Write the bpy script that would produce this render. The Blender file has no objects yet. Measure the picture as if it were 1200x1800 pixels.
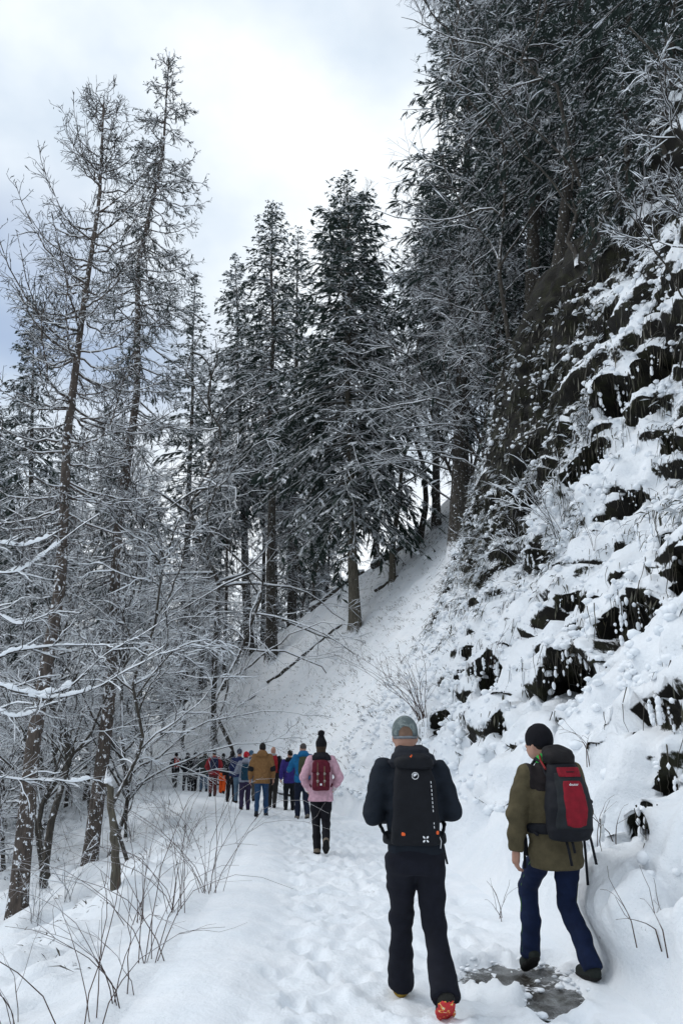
import bpy, math, random
import numpy as np
from mathutils import Vector
from mathutils.bvhtree import BVHTree

scene = bpy.context.scene
COL = scene.collection

# ------------------------------------------------------------------ camera
PITCH = math.radians(16.9)
FPX = 1352.0
EYE = np.array([0.0, 0.0, 1.58])
cam_d = bpy.data.cameras.new('camera')
cam_d.sensor_fit = 'VERTICAL'
cam_d.sensor_height = 36.0
cam_d.sensor_width = 24.0
cam_d.lens = 36.0 * FPX / 1800.0
cam_d.clip_start = 0.05
cam_d.clip_end = 2000.0
cam = bpy.data.objects.new('camera', cam_d)
cam.location = EYE
cam.rotation_euler = (math.radians(90) + PITCH, 0, 0)
COL.objects.link(cam)
scene.camera = cam

# ------------------------------------------------------------------ sky, sun, exposure
SUN_EL, SUN_AZ = math.radians(50), math.radians(-75)
world = bpy.data.worlds.new('World')
scene.world = world
world.use_nodes = True
wn, wl = world.node_tree.nodes, world.node_tree.links
wn.clear()
w_out = wn.new('ShaderNodeOutputWorld')
w_bg = wn.new('ShaderNodeBackground'); w_bg.inputs['Strength'].default_value = 0.1
w_sky = wn.new('ShaderNodeTexSky'); w_sky.sky_type = 'NISHITA'; w_sky.sun_disc = False
w_sky.sun_elevation = SUN_EL; w_sky.sun_rotation = SUN_AZ
w_sky.air_density = 1.0; w_sky.dust_density = 1.2; w_sky.ozone_density = 1.0
w_tc = wn.new('ShaderNodeTexCoord')
w_map = wn.new('ShaderNodeMapping'); w_map.inputs['Scale'].default_value = (1.0, 1.0, 1.5)
w_map.inputs['Location'].default_value = (3.1, 4.4, 0.3)
w_n1 = wn.new('ShaderNodeTexNoise'); w_n1.inputs['Scale'].default_value = 1.5
w_n1.inputs['Detail'].default_value = 5; w_n1.inputs['Roughness'].default_value = 0.5
w_n1.inputs['Distortion'].default_value = 0.35
w_r1 = wn.new('ShaderNodeMapRange'); w_r1.interpolation_type = 'SMOOTHSTEP'
w_r1.inputs['From Min'].default_value = 0.20; w_r1.inputs['From Max'].default_value = 0.50
w_n2 = wn.new('ShaderNodeTexNoise'); w_n2.inputs['Scale'].default_value = 2.2
w_n2.inputs['Detail'].default_value = 6; w_n2.inputs['Roughness'].default_value = 0.5
w_cr = wn.new('ShaderNodeValToRGB')
w_cr.color_ramp.elements[0].position = 0.39; w_cr.color_ramp.elements[0].color = (0.55, 0.645, 0.755, 1)
w_cr.color_ramp.elements[1].position = 0.57; w_cr.color_ramp.elements[1].color = (0.84, 0.89, 0.935, 1)
w_mul = wn.new('ShaderNodeVectorMath'); w_mul.operation = 'SCALE'; w_mul.inputs['Scale'].default_value = 9.4
w_mix = wn.new('ShaderNodeMix'); w_mix.data_type = 'RGBA'
wl.new(w_tc.outputs['Generated'], w_map.inputs['Vector'])
wl.new(w_map.outputs[0], w_n1.inputs['Vector']); wl.new(w_map.outputs[0], w_n2.inputs['Vector'])
wl.new(w_n1.outputs['Fac'], w_r1.inputs['Value'])
wl.new(w_n2.outputs['Fac'], w_cr.inputs['Fac'])
wl.new(w_cr.outputs['Color'], w_mul.inputs[0])
wl.new(w_r1.outputs[0], w_mix.inputs['Factor'])
wl.new(w_sky.outputs['Color'], w_mix.inputs['A'])
wl.new(w_mul.outputs[0], w_mix.inputs['B'])
wl.new(w_mix.outputs['Result'], w_bg.inputs['Color'])
wl.new(w_bg.outputs[0], w_out.inputs['Surface'])

sun_d = bpy.data.lights.new('sun', 'SUN'); sun_d.energy = 0.8; sun_d.angle = math.radians(35)
sun_d.color = (1.0, 0.97, 0.93)
sun = bpy.data.objects.new('sun', sun_d); COL.objects.link(sun)
sdir = Vector((math.sin(SUN_AZ) * math.cos(SUN_EL), math.cos(SUN_AZ) * math.cos(SUN_EL), math.sin(SUN_EL)))
sun.rotation_euler = sdir.to_track_quat('Z', 'Y').to_euler()
sun.location = (0, 0, 60)

scene.view_settings.view_transform = 'Standard'
scene.view_settings.look = 'None'
scene.view_settings.exposure = 0.36
scene.view_settings.gamma = 1.0
scene.view_settings.use_curve_mapping = False
scene.render.engine = 'CYCLES'
scene.cycles.max_bounces = 6
scene.cycles.diffuse_bounces = 3
scene.cycles.use_denoising = True

# ------------------------------------------------------------------ helpers
def pixdir(px, py):
    xr = (px - 600.0) / FPX; yr = (900.0 - py) / FPX
    return np.array([xr, math.cos(PITCH) - yr * math.sin(PITCH), math.sin(PITCH) + yr * math.cos(PITCH)])

def at(px, py, Y):
    """point seen at a pixel of the photograph, at ground distance Y"""
    d = pixdir(px, py)
    return EYE + d * (Y / d[1])

def hash3(ix, iy, iz, seed):
    h = (ix.astype(np.int64) * 374761393 + iy.astype(np.int64) * 668265263 + iz.astype(np.int64) * 2147483647 + seed * 1274126177) & 0xFFFFFFFF
    h = ((h ^ (h >> 13)) * 1274126177) & 0xFFFFFFFF
    h = ((h ^ (h >> 16)) * 2246822519) & 0xFFFFFFFF
    return ((h ^ (h >> 15)) & 0xFFFFFF) / float(0xFFFFFF)

def vnoise(x, y, z=None, seed=0):
    """value noise in -1..1"""
    x = np.asarray(x, float); y = np.asarray(y, float)
    x, y = np.broadcast_arrays(x, y)
    z = np.zeros_like(x) if z is None else np.broadcast_to(np.asarray(z, float), x.shape)
    ix, iy, iz = np.floor(x), np.floor(y), np.floor(z)
    fx, fy, fz = x - ix, y - iy, z - iz
    fx = fx * fx * fx * (fx * (fx * 6 - 15) + 10); fy = fy * fy * fy * (fy * (fy * 6 - 15) + 10); fz = fz * fz * (3 - 2 * fz)
    def c(a, b, k): return hash3(ix + a, iy + b, iz + k, seed)
    def pl(k):
        return (c(0, 0, k) * (1 - fx) + c(1, 0, k) * fx) * (1 - fy) + (c(0, 1, k) * (1 - fx) + c(1, 1, k) * fx) * fy
    v = pl(0)
    if np.any(fz > 0): v = v * (1 - fz) + pl(1) * fz
    return v * 2 - 1

def fbm(x, y, z=None, oct=4, seed=0, gain=0.5):
    a, s, f = 1.0, 0.0, 1.0
    for i in range(oct):
        s = s + a * vnoise(np.asarray(x) * f, np.asarray(y) * f, None if z is None else np.asarray(z) * f, seed + i * 17)
        a *= gain; f *= 2.03
    return s

def lumps(x, y, seed=0, rmin=0.55, rmax=0.95):
    """pillowy bumps 0..1: the highest of the domes around each point"""
    ix, iy = np.floor(x), np.floor(y)
    out = np.zeros_like(x)
    z0 = np.zeros_like(x)
    for a in (-1, 0, 1):
        for b in (-1, 0, 1):
            cx, cy = ix + a, iy + b
            jx = cx + hash3(cx, cy, z0, seed); jy = cy + hash3(cx, cy, z0 + 1, seed)
            r = rmin + (rmax - rmin) * hash3(cx, cy, z0 + 2, seed)
            d2 = ((x - jx) ** 2 + (y - jy) ** 2) / (r * r)
            out = np.maximum(out, np.sqrt(np.maximum(0, 1 - d2)) * r / rmax)
    return out

def sstep(a, b, x):
    t = np.clip((np.asarray(x, float) - a) / (b - a), 0, 1)
    return t * t * (3 - 2 * t)

def curve_fn(xs, ys):
    """smooth interpolation through a table"""
    xs, ys = np.array(xs, float), np.array(ys, float)
    fine = np.linspace(xs[0], xs[-1], 1200)
    v = np.interp(fine, xs, ys)
    k = np.exp(-0.5 * (np.arange(-40, 41) / 16.0) ** 2); k /= k.sum()
    pad = np.concatenate([v[0] - (v[1:41] - v[0])[::-1], v, v[-1] + np.zeros(40)])
    v = np.convolve(pad, k, 'valid')
    return lambda q: np.interp(q, fine, v)

# --- mesh building
class MB:
    def __init__(self):
        self.v = []; self.f3 = []; self.f4 = []; self.n = 0
    def add(self, v, f):
        v = np.asarray(v, float).reshape(-1, 3); f = np.asarray(f, np.int64)
        if len(f) == 0: return
        (self.f3 if f.shape[1] == 3 else self.f4).append(f + self.n)
        self.v.append(v); self.n += len(v)
    def tubes(self, P, R, sides=4, caps=False, squash=None):
        """P (T,N,3) centre lines, R (T,N) radii, all with the same N"""
        P = np.asarray(P, float); R = np.asarray(R, float)
        T, N, _ = P.shape
        if T == 0: return
        t = np.gradient(P, axis=1)
        t /= np.linalg.norm(t, axis=2, keepdims=True) + 1e-9
        ref = np.zeros_like(t); ref[..., 2] = 1.0
        m = np.abs(t[:, :, 2]).mean(1) > 0.85
        ref[m] = (1.0, 0.13, 0.0)
        n1 = np.cross(t, ref); n1 /= np.linalg.norm(n1, axis=2, keepdims=True) + 1e-9
        n2 = np.cross(n1, t)
        a = np.arange(sides) * 2 * math.pi / sides + math.pi / 2
        ca, sa = np.cos(a), np.sin(a)
        V = P[:, :, None, :] + R[:, :, None, None] * (ca[None, None, :, None] * n1[:, :, None, :] + sa[None, None, :, None] * n2[:, :, None, :])
        idx = np.arange(T * N * sides).reshape(T, N, sides)
        nx = np.roll(idx, -1, axis=2)
        q = np.stack([idx[:, :-1], nx[:, :-1], nx[:, 1:], idx[:, 1:]], -1).reshape(-1, 4)
        self.add(V, q)
        if caps and sides >= 3:
            base = self.n - T * N * sides
            for e in (0, N - 1):
                c = idx[:, e, :]
                for k in range(1, sides - 1):
                    f = np.stack([c[:, 0], c[:, k], c[:, k + 1]], -1)
                    self.f3.append(f + base)
    def tube(self, pts, rad, sides=8, caps=True):
        pts = np.asarray(pts, float); rad = np.broadcast_to(np.asarray(rad, float), (len(pts),))
        self.tubes(pts[None], rad[None], sides, caps)
    def mesh(self, name, smooth=False):
        me = bpy.data.meshes.new(name)
        v = np.concatenate(self.v) if self.v else np.zeros((0, 3))
        f3 = np.concatenate(self.f3) if self.f3 else np.zeros((0, 3), np.int64)
        f4 = np.concatenate(self.f4) if self.f4 else np.zeros((0, 4), np.int64)
        loops = np.concatenate([f3.ravel(), f4.ravel()]).astype(np.int32)
        tot = np.concatenate([np.full(len(f3), 3), np.full(len(f4), 4)]).astype(np.int32)
        start = np.concatenate([[0], np.cumsum(tot)[:-1]]).astype(np.int32) if len(tot) else np.zeros(0, np.int32)
        me.vertices.add(len(v)); me.vertices.foreach_set('co', v.astype(np.float32).ravel())
        me.loops.add(len(loops)); me.loops.foreach_set('vertex_index', loops)
        me.polygons.add(len(tot)); me.polygons.foreach_set('loop_start', start)
        if smooth: me.polygons.foreach_set('use_smooth', np.ones(len(tot), bool))
        me.update(calc_edges=True)
        return me
    def build(self, name, mat, parent=None, smooth=False, loc=None):
        me = self.mesh(name, smooth)
        if mat: me.materials.append(mat)
        return link(name, me, parent, loc)

def link(name, data, parent=None, loc=None):
    o = bpy.data.objects.new(name, data)
    if parent is not None: o.parent = parent
    if loc is not None: o.location = loc
    COL.objects.link(o)
    return o

def tag(o, label=None, cat=None, group=None, kind=None):
    if label: o['label'] = label
    if cat: o['category'] = cat
    if group: o['group'] = group
    if kind: o['kind'] = kind
    return o

def thing(name, label, cat, loc=(0, 0, 0), rz=0.0, group=None):
    o = bpy.data.objects.new(name, None)
    o.empty_display_size = 0.2
    o.location = loc; o.rotation_euler = (0, 0, rz)
    COL.objects.link(o)
    return tag(o, label, cat, group)

def dup(root, loc, rz=0.0, scale=1.0, label=None, group=None, tilt=(0, 0)):
    r = root.copy(); COL.objects.link(r)
    r.location = loc; r.rotation_euler = (tilt[0], tilt[1], rz); r.scale = (scale, scale, scale)
    if label: r['label'] = label
    if group: r['group'] = group
    for ch in root.children:
        c = ch.copy(); COL.objects.link(c); c.parent = r
    return r

def blob_mesh(mb, C, S, seed=0, sub=1):
    """many small rounded lumps: C (T,3) centres, S (T,3) half sizes"""
    base = np.array([[0,0,1],[1,0,0],[0,1,0],[-1,0,0],[0,-1,0],[0,0,-1]], float)
    fc = np.array([[0,1,2],[0,2,3],[0,3,4],[0,4,1],[5,2,1],[5,3,2],[5,4,3],[5,1,4]])
    for _ in range(sub):
        vs = list(map(tuple, base)); cache = {}; nf = []
        def mid(a, b):
            k = (min(a, b), max(a, b))
            if k not in cache:
                p = (np.array(vs[a]) + np.array(vs[b])); p /= np.linalg.norm(p)
                vs.append(tuple(p)); cache[k] = len(vs) - 1
            return cache[k]
        for a, b, c in fc:
            x, y, z = mid(a, b), mid(b, c), mid(c, a)
            nf += [[a, x, z], [x, b, y], [z, y, c], [x, y, z]]
        base, fc = np.array(vs), np.array(nf)
    C = np.asarray(C, float); S = np.asarray(S, float)
    T = len(C)
    if T == 0: return
    rg = np.random.RandomState(seed)
    ang = rg.rand(T) * 6.283
    B = base[None] * (1 + 0.22 * (rg.rand(T, len(base), 1) - 0.5))
    x = B[..., 0] * np.cos(ang)[:, None] - B[..., 1] * np.sin(ang)[:, None]
    y = B[..., 0] * np.sin(ang)[:, None] + B[..., 1] * np.cos(ang)[:, None]
    V = np.stack([x, y, B[..., 2]], -1) * S[:, None, :] + C[:, None, :]
    F = fc[None] + (np.arange(T) * len(base))[:, None, None]
    mb.add(V.reshape(-1, 3), F.reshape(-1, 3))

# --- materials
def mat_new(name):
    m = bpy.data.materials.new(name); m.use_nodes = True
    nt = m.node_tree; nt.nodes.clear()
    out = nt.nodes.new('ShaderNodeOutputMaterial')
    b = nt.nodes.new('ShaderNodeBsdfPrincipled')
    nt.links.new(b.outputs[0], out.inputs['Surface'])
    return m, nt, b

def nz(nt, scale, detail=4, rough=0.55, coord='Object', stretch=None):
    tc = nt.nodes.new('ShaderNodeTexCoord')
    n = nt.nodes.new('ShaderNodeTexNoise')
    n.inputs['Scale'].default_value = scale; n.inputs['Detail'].default_value = detail; n.inputs['Roughness'].default_value = rough
    if stretch:
        mp = nt.nodes.new('ShaderNodeMapping'); mp.inputs['Scale'].default_value = stretch
        nt.links.new(tc.outputs[coord], mp.inputs['Vector']); nt.links.new(mp.outputs[0], n.inputs['Vector'])
    else:
        nt.links.new(tc.outputs[coord], n.inputs['Vector'])
    return n

def ramp(nt, src, stops):
    r = nt.nodes.new('ShaderNodeValToRGB')
    while len(r.color_ramp.elements) < len(stops): r.color_ramp.elements.new(0.5)
    for e, (p, c) in zip(r.color_ramp.elements, stops):
        e.position = p; e.color = (*c, 1) if len(c) == 3 else c
    nt.links.new(src, r.inputs['Fac'])
    return r

def math_node(nt, op, a, b=None, c=None):
    m = nt.nodes.new('ShaderNodeMath'); m.operation = op
    for i, v in enumerate((a, b, c)):
        if v is None: continue
        if isinstance(v, (int, float)): m.inputs[i].default_value = v
        else: nt.links.new(v, m.inputs[i])
    return m.outputs[0]

def bump(nt, b, src, strength=0.3, dist=0.02):
    bp = nt.nodes.new('ShaderNodeBump'); bp.inputs['Strength'].default_value = strength; bp.inputs['Distance'].default_value = dist
    nt.links.new(src, bp.inputs['Height']); nt.links.new(bp.outputs[0], b.inputs['Normal'])

def mixrgb(nt, fac, a, b):
    m = nt.nodes.new('ShaderNodeMix'); m.data_type = 'RGBA'
    for key, v in (('Factor', fac), ('A', a), ('B', b)):
        if isinstance(v, (int, float)): m.inputs[key].default_value = v
        elif isinstance(v, tuple): m.inputs[key].default_value = (*v, 1)
        else: nt.links.new(v, m.inputs[key])
    return m.outputs['Result']

def up_factor(nt, lo, hi, noise_amp=0.0, noise_scale=8.0, attr=None):
    """how far a face looks up, roughened by noise: where snow can lie"""
    g = nt.nodes.new('ShaderNodeNewGeometry')
    s = nt.nodes.new('ShaderNodeSeparateXYZ'); nt.links.new(g.outputs['Normal'], s.inputs[0])
    z = s.outputs['Z']
    if attr:
        a = nt.nodes.new('ShaderNodeAttribute'); a.attribute_name = attr
        z = math_node(nt, 'SUBTRACT', z, a.outputs['Fac'])
    if noise_amp:
        n = nz(nt, noise_scale, 4, 0.6)
        z = math_node(nt, 'ADD', z, math_node(nt, 'MULTIPLY', math_node(nt, 'SUBTRACT', n.outputs['Fac'], 0.5), noise_amp * 2))
    r = nt.nodes.new('ShaderNodeMapRange'); r.interpolation_type = 'SMOOTHSTEP'
    r.inputs['From Min'].default_value = lo; r.inputs['From Max'].default_value = hi
    nt.links.new(z, r.inputs['Value'])
    return r.outputs[0]

SNOW = (0.84, 0.87, 0.91)
def make_snow(name, bumpy=0.25, scale=14.0):
    m, nt, b = mat_new(name)
    n = nz(nt, 2.0, 5)
    c = ramp(nt, n.outputs['Fac'], [(0.3, (0.80, 0.845, 0.89)), (0.7, (0.88, 0.905, 0.935))])
    nt.links.new(c.outputs[0], b.inputs['Base Color'])
    b.inputs['Roughness'].default_value = 0.75
    b.inputs['Specular IOR Level'].default_value = 0.25
    n2 = nz(nt, scale, 6, 0.65)
    bump(nt, b, n2.outputs['Fac'], bumpy, 0.05)
    return m
M_SNOW = make_snow('snow')
M_PATHSNOW = make_snow('trodden_snow', 0.5, 9.0)

def make_bank():
    m, nt, b = mat_new('snow_over_dark_bank')
    n = nz(nt, 3.0, 5, 0.65)
    earth = ramp(nt, n.outputs['Fac'], [(0.3, (0.004, 0.004, 0.004)), (0.5, (0.010, 0.009, 0.007)), (0.62, (0.018, 0.019, 0.009)), (0.8, (0.035, 0.030, 0.022))])
    up = up_factor(nt, 0.0, 0.14, 0.26, 13.0, 'bare')
    at_ = nt.nodes.new('ShaderNodeAttribute'); at_.attribute_name = 'thin'
    sp = nz(nt, 5.0, 6, 0.72)
    g = math_node(nt, 'SUBTRACT', sp.outputs['Fac'], math_node(nt, 'MULTIPLY', at_.outputs['Fac'], 0.30))
    r2 = nt.nodes.new('ShaderNodeMapRange'); r2.inputs['From Min'].default_value = 0.26; r2.inputs['From Max'].default_value = 0.32
    nt.links.new(g, r2.inputs['Value'])
    fac = math_node(nt, 'MULTIPLY', up, r2.outputs[0])
    n3 = nz(nt, 1.5, 4)
    sn = ramp(nt, n3.outputs['Fac'], [(0.3, (0.80, 0.845, 0.89)), (0.7, (0.88, 0.905, 0.935))])
    col = mixrgb(nt, fac, earth.outputs[0], sn.outputs[0])
    nt.links.new(col, b.inputs['Base Color'])
    b.inputs['Roughness'].default_value = 0.8
    b.inputs['Specular IOR Level'].default_value = 0.2
    n4 = nz(nt, 11.0, 7, 0.68)
    bump(nt, b, n4.outputs['Fac'], 0.55, 0.09)
    return m
M_BANK = make_bank()
# ------------------------------------------------------------------ terrain: path, bank on the right, slope on the left
path_r = curve_fn([0, 5, 8, 12, 16, 20, 24, 28, 35, 42, 50, 60, 75, 260], [2.1, 1.95, 1.75, 1.45, 1.05, 0.4, -0.6, -1.9, -4.3, -7.3, -12, -19, -30, -30])
path_l = curve_fn([0, 5, 9, 13, 17, 20, 24, 28, 35, 42, 50, 60, 75, 260], [-1.25, -1.3, -1.4, -1.5, -1.85, -2.6, -3.6, -5.0, -7.6, -10.8, -15.6, -23, -34, -34])
def path_z(Y): return -0.015 * np.maximum(0, Y - 12) - 0.004 * np.maximum(0, Y - 40)

rows = [2.0]
while rows[-1] < 230:
    y = rows[-1]
    rows.append(y + (max(0.03, 0.0066 * y) if y < 62 else 0.035 * y))
ROWS = np.array(rows)
left_d = np.concatenate([[0], np.cumsum(0.05 * 1.038 ** np.arange(118))])
left_d = left_d * (150 / left_d[-1]) ** np.clip((left_d - 6) / 20, 0, 1)
HH = np.concatenate([np.arange(0, 0.6, 0.02), np.arange(0.6, 9, 0.055), np.arange(9, 16, 0.13), 16 + np.cumsum(0.2 * 1.09 ** np.arange(34))])
pt = np.linspace(0, 1, 76)
NL, NP, NR, NY = len(left_d), len(pt), len(HH), len(ROWS)

# --- right bank: inward distance as a function of height, ledges that overhang
Yg, Hg = np.meshgrid(ROWS, HH, indexing='ij')
far = sstep(20, 31, Yg - 0.3 * Hg)
cot_near = 0.74 + 1.7 * (1 - sstep(0.15, 0.55, Hg)) * (1 - sstep(11, 16, Yg)) - 0.46 * sstep(4.0, 6.0, Hg) + 0.80 * sstep(14.0, 17.0, Hg)
cot_far = 0.92 + 0.25 * sstep(14, 20, Hg)
cot = cot_near * (1 - far) + cot_far * far
inw = np.concatenate([np.zeros((NY, 1)), np.cumsum(0.5 * (cot[:, 1:] + cot[:, :-1]) * np.diff(HH)[None], axis=1)], axis=1)
inw0 = inw.copy()
near = 1 - sstep(16.5, 24.5, Yg - 0.25 * Hg + 1.6 * vnoise(Yg * 0.3, Hg * 0.4, seed=2))
foot = sstep(0.0, 0.30, Hg)
# spurs and gullies along the bank
spur = fbm(Yg * 0.32, Hg * 0.16, oct=3, seed=3) * 0.55 + fbm(Yg * 0.9, Hg * 0.55, oct=2, seed=9) * 0.18
inw = inw + spur * foot * (0.35 + 0.65 * near)
# ledges, large and small; each has an overhanging lip
def ledge_set(per, amp0, seed, strength, ris=0.42, thr=0.0):
    warp = fbm(Yg * 0.5 / per, Hg * 0.35 / per, oct=3, seed=seed) * 0.75 + 0.25 * vnoise(Yg * 1.6 / per, Hg * 1.2 / per, seed=seed + 5)
    u = Hg / per + warp
    ph = u - np.floor(u); lid = np.floor(u)
    m = sstep(thr, thr + 0.35, vnoise(Yg * 0.75 / per + lid * 7.3, lid * 3.1 + 0.5, seed=seed + 9)) * strength
    a = amp0 * (1 + 0.35 * vnoise(Yg * 0.9 / per, lid * 2.2, seed=seed + 11))
    saw = np.where(ph < ris, -sstep(0, ris, ph), -(1 - (ph - ris) / (1 - ris)) ** 1.15)
    return m * a * (saw + 0.35), m, ph, m * np.exp(-((ph - ris - 0.05) / 0.09) ** 2)
low = sstep(0.9, 1.7, Hg)
st1 = np.maximum(near * low, 0) * (0.85 - 0.3 * sstep(3.5, 5.0, Hg) * (1 - sstep(6.5, 8, Hg)))
i1, mask, ph, lip1 = ledge_set(1.45, 0.40, 21, st1 * (0.45 - 0.25 * sstep(4.5, 6.0, Hg) * (1 - sstep(15, 18, Yg)) + 0.35 * sstep(5.5, 7.5, Hg) * sstep(15, 18, Yg)), 0.38, 0.30 - 0.15 * sstep(6, 8, Hg) * sstep(15, 18, Yg))
i2, m2_, p2_, lip2 = ledge_set(0.60, 0.15, 121, np.maximum(near, 0.45 * (1 - sstep(30, 42, Yg))) * sstep(1.0, 1.8, Hg), 0.40, 0.20 - 0.2 * sstep(14, 20, Yg))
inw = inw + i1 + i2 
Zb = Hg + 0.0
# snow pillows over tussocks
_di = np.diff(inw0, axis=1); _dh = np.diff(HH)[None]
Sg = np.concatenate([np.zeros((NY, 1)), np.cumsum(np.sqrt(_di ** 2 + _dh ** 2), axis=1)], axis=1) / 1.25
lp1 = lumps(Yg * 1.3 + 0.6 * vnoise(Yg, Sg, seed=5), Sg * 1.25, seed=51)
lp2 = lumps(Yg * 3.3 + 10, Sg * 3.1 + 3 + 0.4 * vnoise(Yg * 2, Sg * 2, seed=6), seed=52)
lp2b = lumps(Yg * 5.0 + 3 + 0.5 * vnoise(Yg * 2.5, Sg * 2.5, seed=16), Sg * 4.4 + 7, seed=56, rmin=0.4, rmax=0.85)
lp3 = lumps(Yg * 7.5 + 5, Sg * 7.2 + 1, seed=53)
Xr = path_r(ROWS)[:, None] + inw
Yr = Yg.copy()
Zr = path_z(ROWS)[:, None] + Zb
# ridge of the hill in the distance: behind it the ground falls away
cap = 15.8 - 0.80 * np.maximum(0, Yr - 42) + 0.9 * np.maximum(0, Xr - 4.5) + fbm(Xr * 0.25, Yr * 0.25, seed=71) * 0.5
cap = np.maximum(cap, 1.0 - 0.03 * Yr)
kk = 1.2
hmix = np.clip(0.5 + 0.5 * (cap - Zr) / kk, 0, 1)
Zr = cap * (1 - hmix) + Zr * hmix - kk * hmix * (1 - hmix)
# the dark hollow: sculpted where it lies in the bank
def sculpt(cx, cy, cz, rx, ry, rz, push):
    global Xr, Yr, Zr
    d = ((Xr - cx) / rx) ** 2 + ((Yr - cy) / ry) ** 2 + ((Zr - cz) / rz) ** 2
    w = sstep(1.0, 0.45, d) if False else 1 - sstep(0.35, 1.0, d)
    Xr = Xr + push[0] * w; Yr = Yr + push[1] * w; Zr = Zr + push[2] * w
P = np.stack([Xr, Yr, Zr], -1)
def normals(P):
    du = np.gradient(P, axis=0); dv = np.gradient(P, axis=1)
    n = np.cross(dv, du)
    return n / (np.linalg.norm(n, axis=2, keepdims=True) + 1e-9)
N = normals(P)
up = np.clip(N[..., 2] * 1.6 + 0.25, 0, 1)
lipm = np.maximum(lip1, 0.6 * lip2)
rk = fbm(Yg * 4.5, Hg * 1.6, oct=4, seed=78, gain=0.62)
dsp = (0.34 * lp1 * (0.35 + 0.65 * near) + 0.22 * lp2 + 0.17 * lp2b + 0.10 * lp3) * foot * up * (0.45 + 0.55 * near) + 0.10 * lipm * (0.4 + lp2) + 0.17 * rk * (1 - up) * near
dsp = dsp + 0.03 * fbm(Yg * 6, Hg * 6, oct=3, seed=77) * foot
dsp = dsp * (1 - 0.5 * sstep(45, 80, Yg))
P = P + N * dsp[..., None]
P[:, 0, 2] -= 0.0
def smooth_grid(P, w=0.5, it=1):
    for _ in range(it):
        Q = P.copy()
        Q[1:-1, 1:-1] = (P[:-2, 1:-1] + P[2:, 1:-1] + P[1:-1, :-2] + P[1:-1, 2:]) * 0.25
        P = P * (1 - w) + Q * w
        P[:, 0] = P[:, 0]
    return P
P = smooth_grid(P, 0.3, 1)
Xr, Yr, Zr = P[..., 0], P[..., 1], P[..., 2]
# hollows under overhanging turf: each a real recess with a brow, at its place on the bank (x, y, z, half width, half height, depth)
HOLLOWS = np.zeros_like(Xr)
def hollow(cx, cy, cz, w, h, depth):
    global Xr, Yr, Zr, HOLLOWS
    if cy < 8: depth = min(depth, 0.45)
    dv = np.array([cx, cy]); dv = dv / np.linalg.norm(dv)
    dv = dv * 0.8 + np.array([0.45, 0.0]); dv /= np.linalg.norm(dv)
    side = np.array([dv[1], -dv[0]])
    lx = ((Xr - cx) * side[0] + (Yr - cy) * side[1]) / w
    ld = ((Xr - cx) * dv[0] + (Yr - cy) * dv[1]) / (w * 1.6)
    wob = 0.20 * vnoise(Yr * 3.3, Zr * 3.3, seed=int(cx * 100) % 97)
    lz = (Zr - cz) / h
    near_ = (np.abs(lx) < 2.2) & (np.abs(lz) < 2.6) & (np.abs(ld) < 2.0)
    q = np.sqrt(lx ** 2 + ld ** 2 * 0.6 + np.where(lz > 0, lz, lz * 0.9) ** 2) + wob
    wgt = (1 - sstep(0.80, 1.05, q)) * near_
    brow = np.exp(-((q - 1.22) / 0.20) ** 2) * (lz > 0.25) * near_
    Xr = Xr + dv[0] * (depth * wgt - 0.13 * brow); Yr = Yr + dv[1] * (depth * wgt - 0.13 * brow)
    Zr = Zr + 0.05 * brow
    HOLLOWS = np.maximum(HOLLOWS, sstep(0.0, 0.25, wgt))
HL =  [(3.17, 11.63, 2.57, 0.74, 0.35, 1.3), (2.73, 14.9, 2.83, 0.39, 0.35, 0.7), (3.75, 10.45, 3.14, 0.56, 0.39, 0.7), (2.71, 7.16, 1.82, 0.36, 0.15, 0.8), (2.27, 6.5, 0.93, 0.28, 0.19, 0.7), (2.03, 16.94, 1.96, 0.34, 0.34, 0.5), (2.22, 14.27, 2.0, 0.17, 0.19, 0.35), (2.6, 12.95, 1.78, 0.15, 0.18, 0.35), (2.79, 7.04, 1.2, 0.14, 0.13, 0.45), (4.62, 10.76, 4.55, 0.35, 0.35, 0.6), (4.41, 9.89, 3.65, 0.16, 0.41, 0.5), (5.49, 15.53, 7.48, 0.39, 0.32, 0.6), (4.4, 16.79, 5.48, 0.28, 0.33, 0.5), (5.12, 15.92, 7.23, 0.35, 0.25, 0.5), (4.93, 18.97, 7.65, 0.35, 0.29, 0.5), (5.76, 15.0, 8.61, 0.36, 0.44, 0.7), (6.23, 13.8, 8.85, 0.34, 0.29, 0.6), (5.46, 13.79, 5.99, 0.26, 0.17, 0.45), (4.13, 13.83, 4.06, 0.19, 0.12, 0.3), (6.03, 13.0, 6.72, 0.23, 0.21, 0.5), (2.93, 18.22, 3.6, 0.24, 0.21, 0.4), (4.56, 19.48, 7.03, 0.27, 0.24, 0.4), (1.84, 5.72, 0.61, 0.06, 0.08, 0.25)]
for q_ in HL:
    if q_[3] > 0.13: hollow(*q_)
Xr, Yr, Zr = np.moveaxis(smooth_grid(np.stack([Xr, Yr, Zr], -1), 0.5, 1), -1, 0)
P = np.stack([Xr, Yr, Zr], -1)
RIGHT = P

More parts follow.
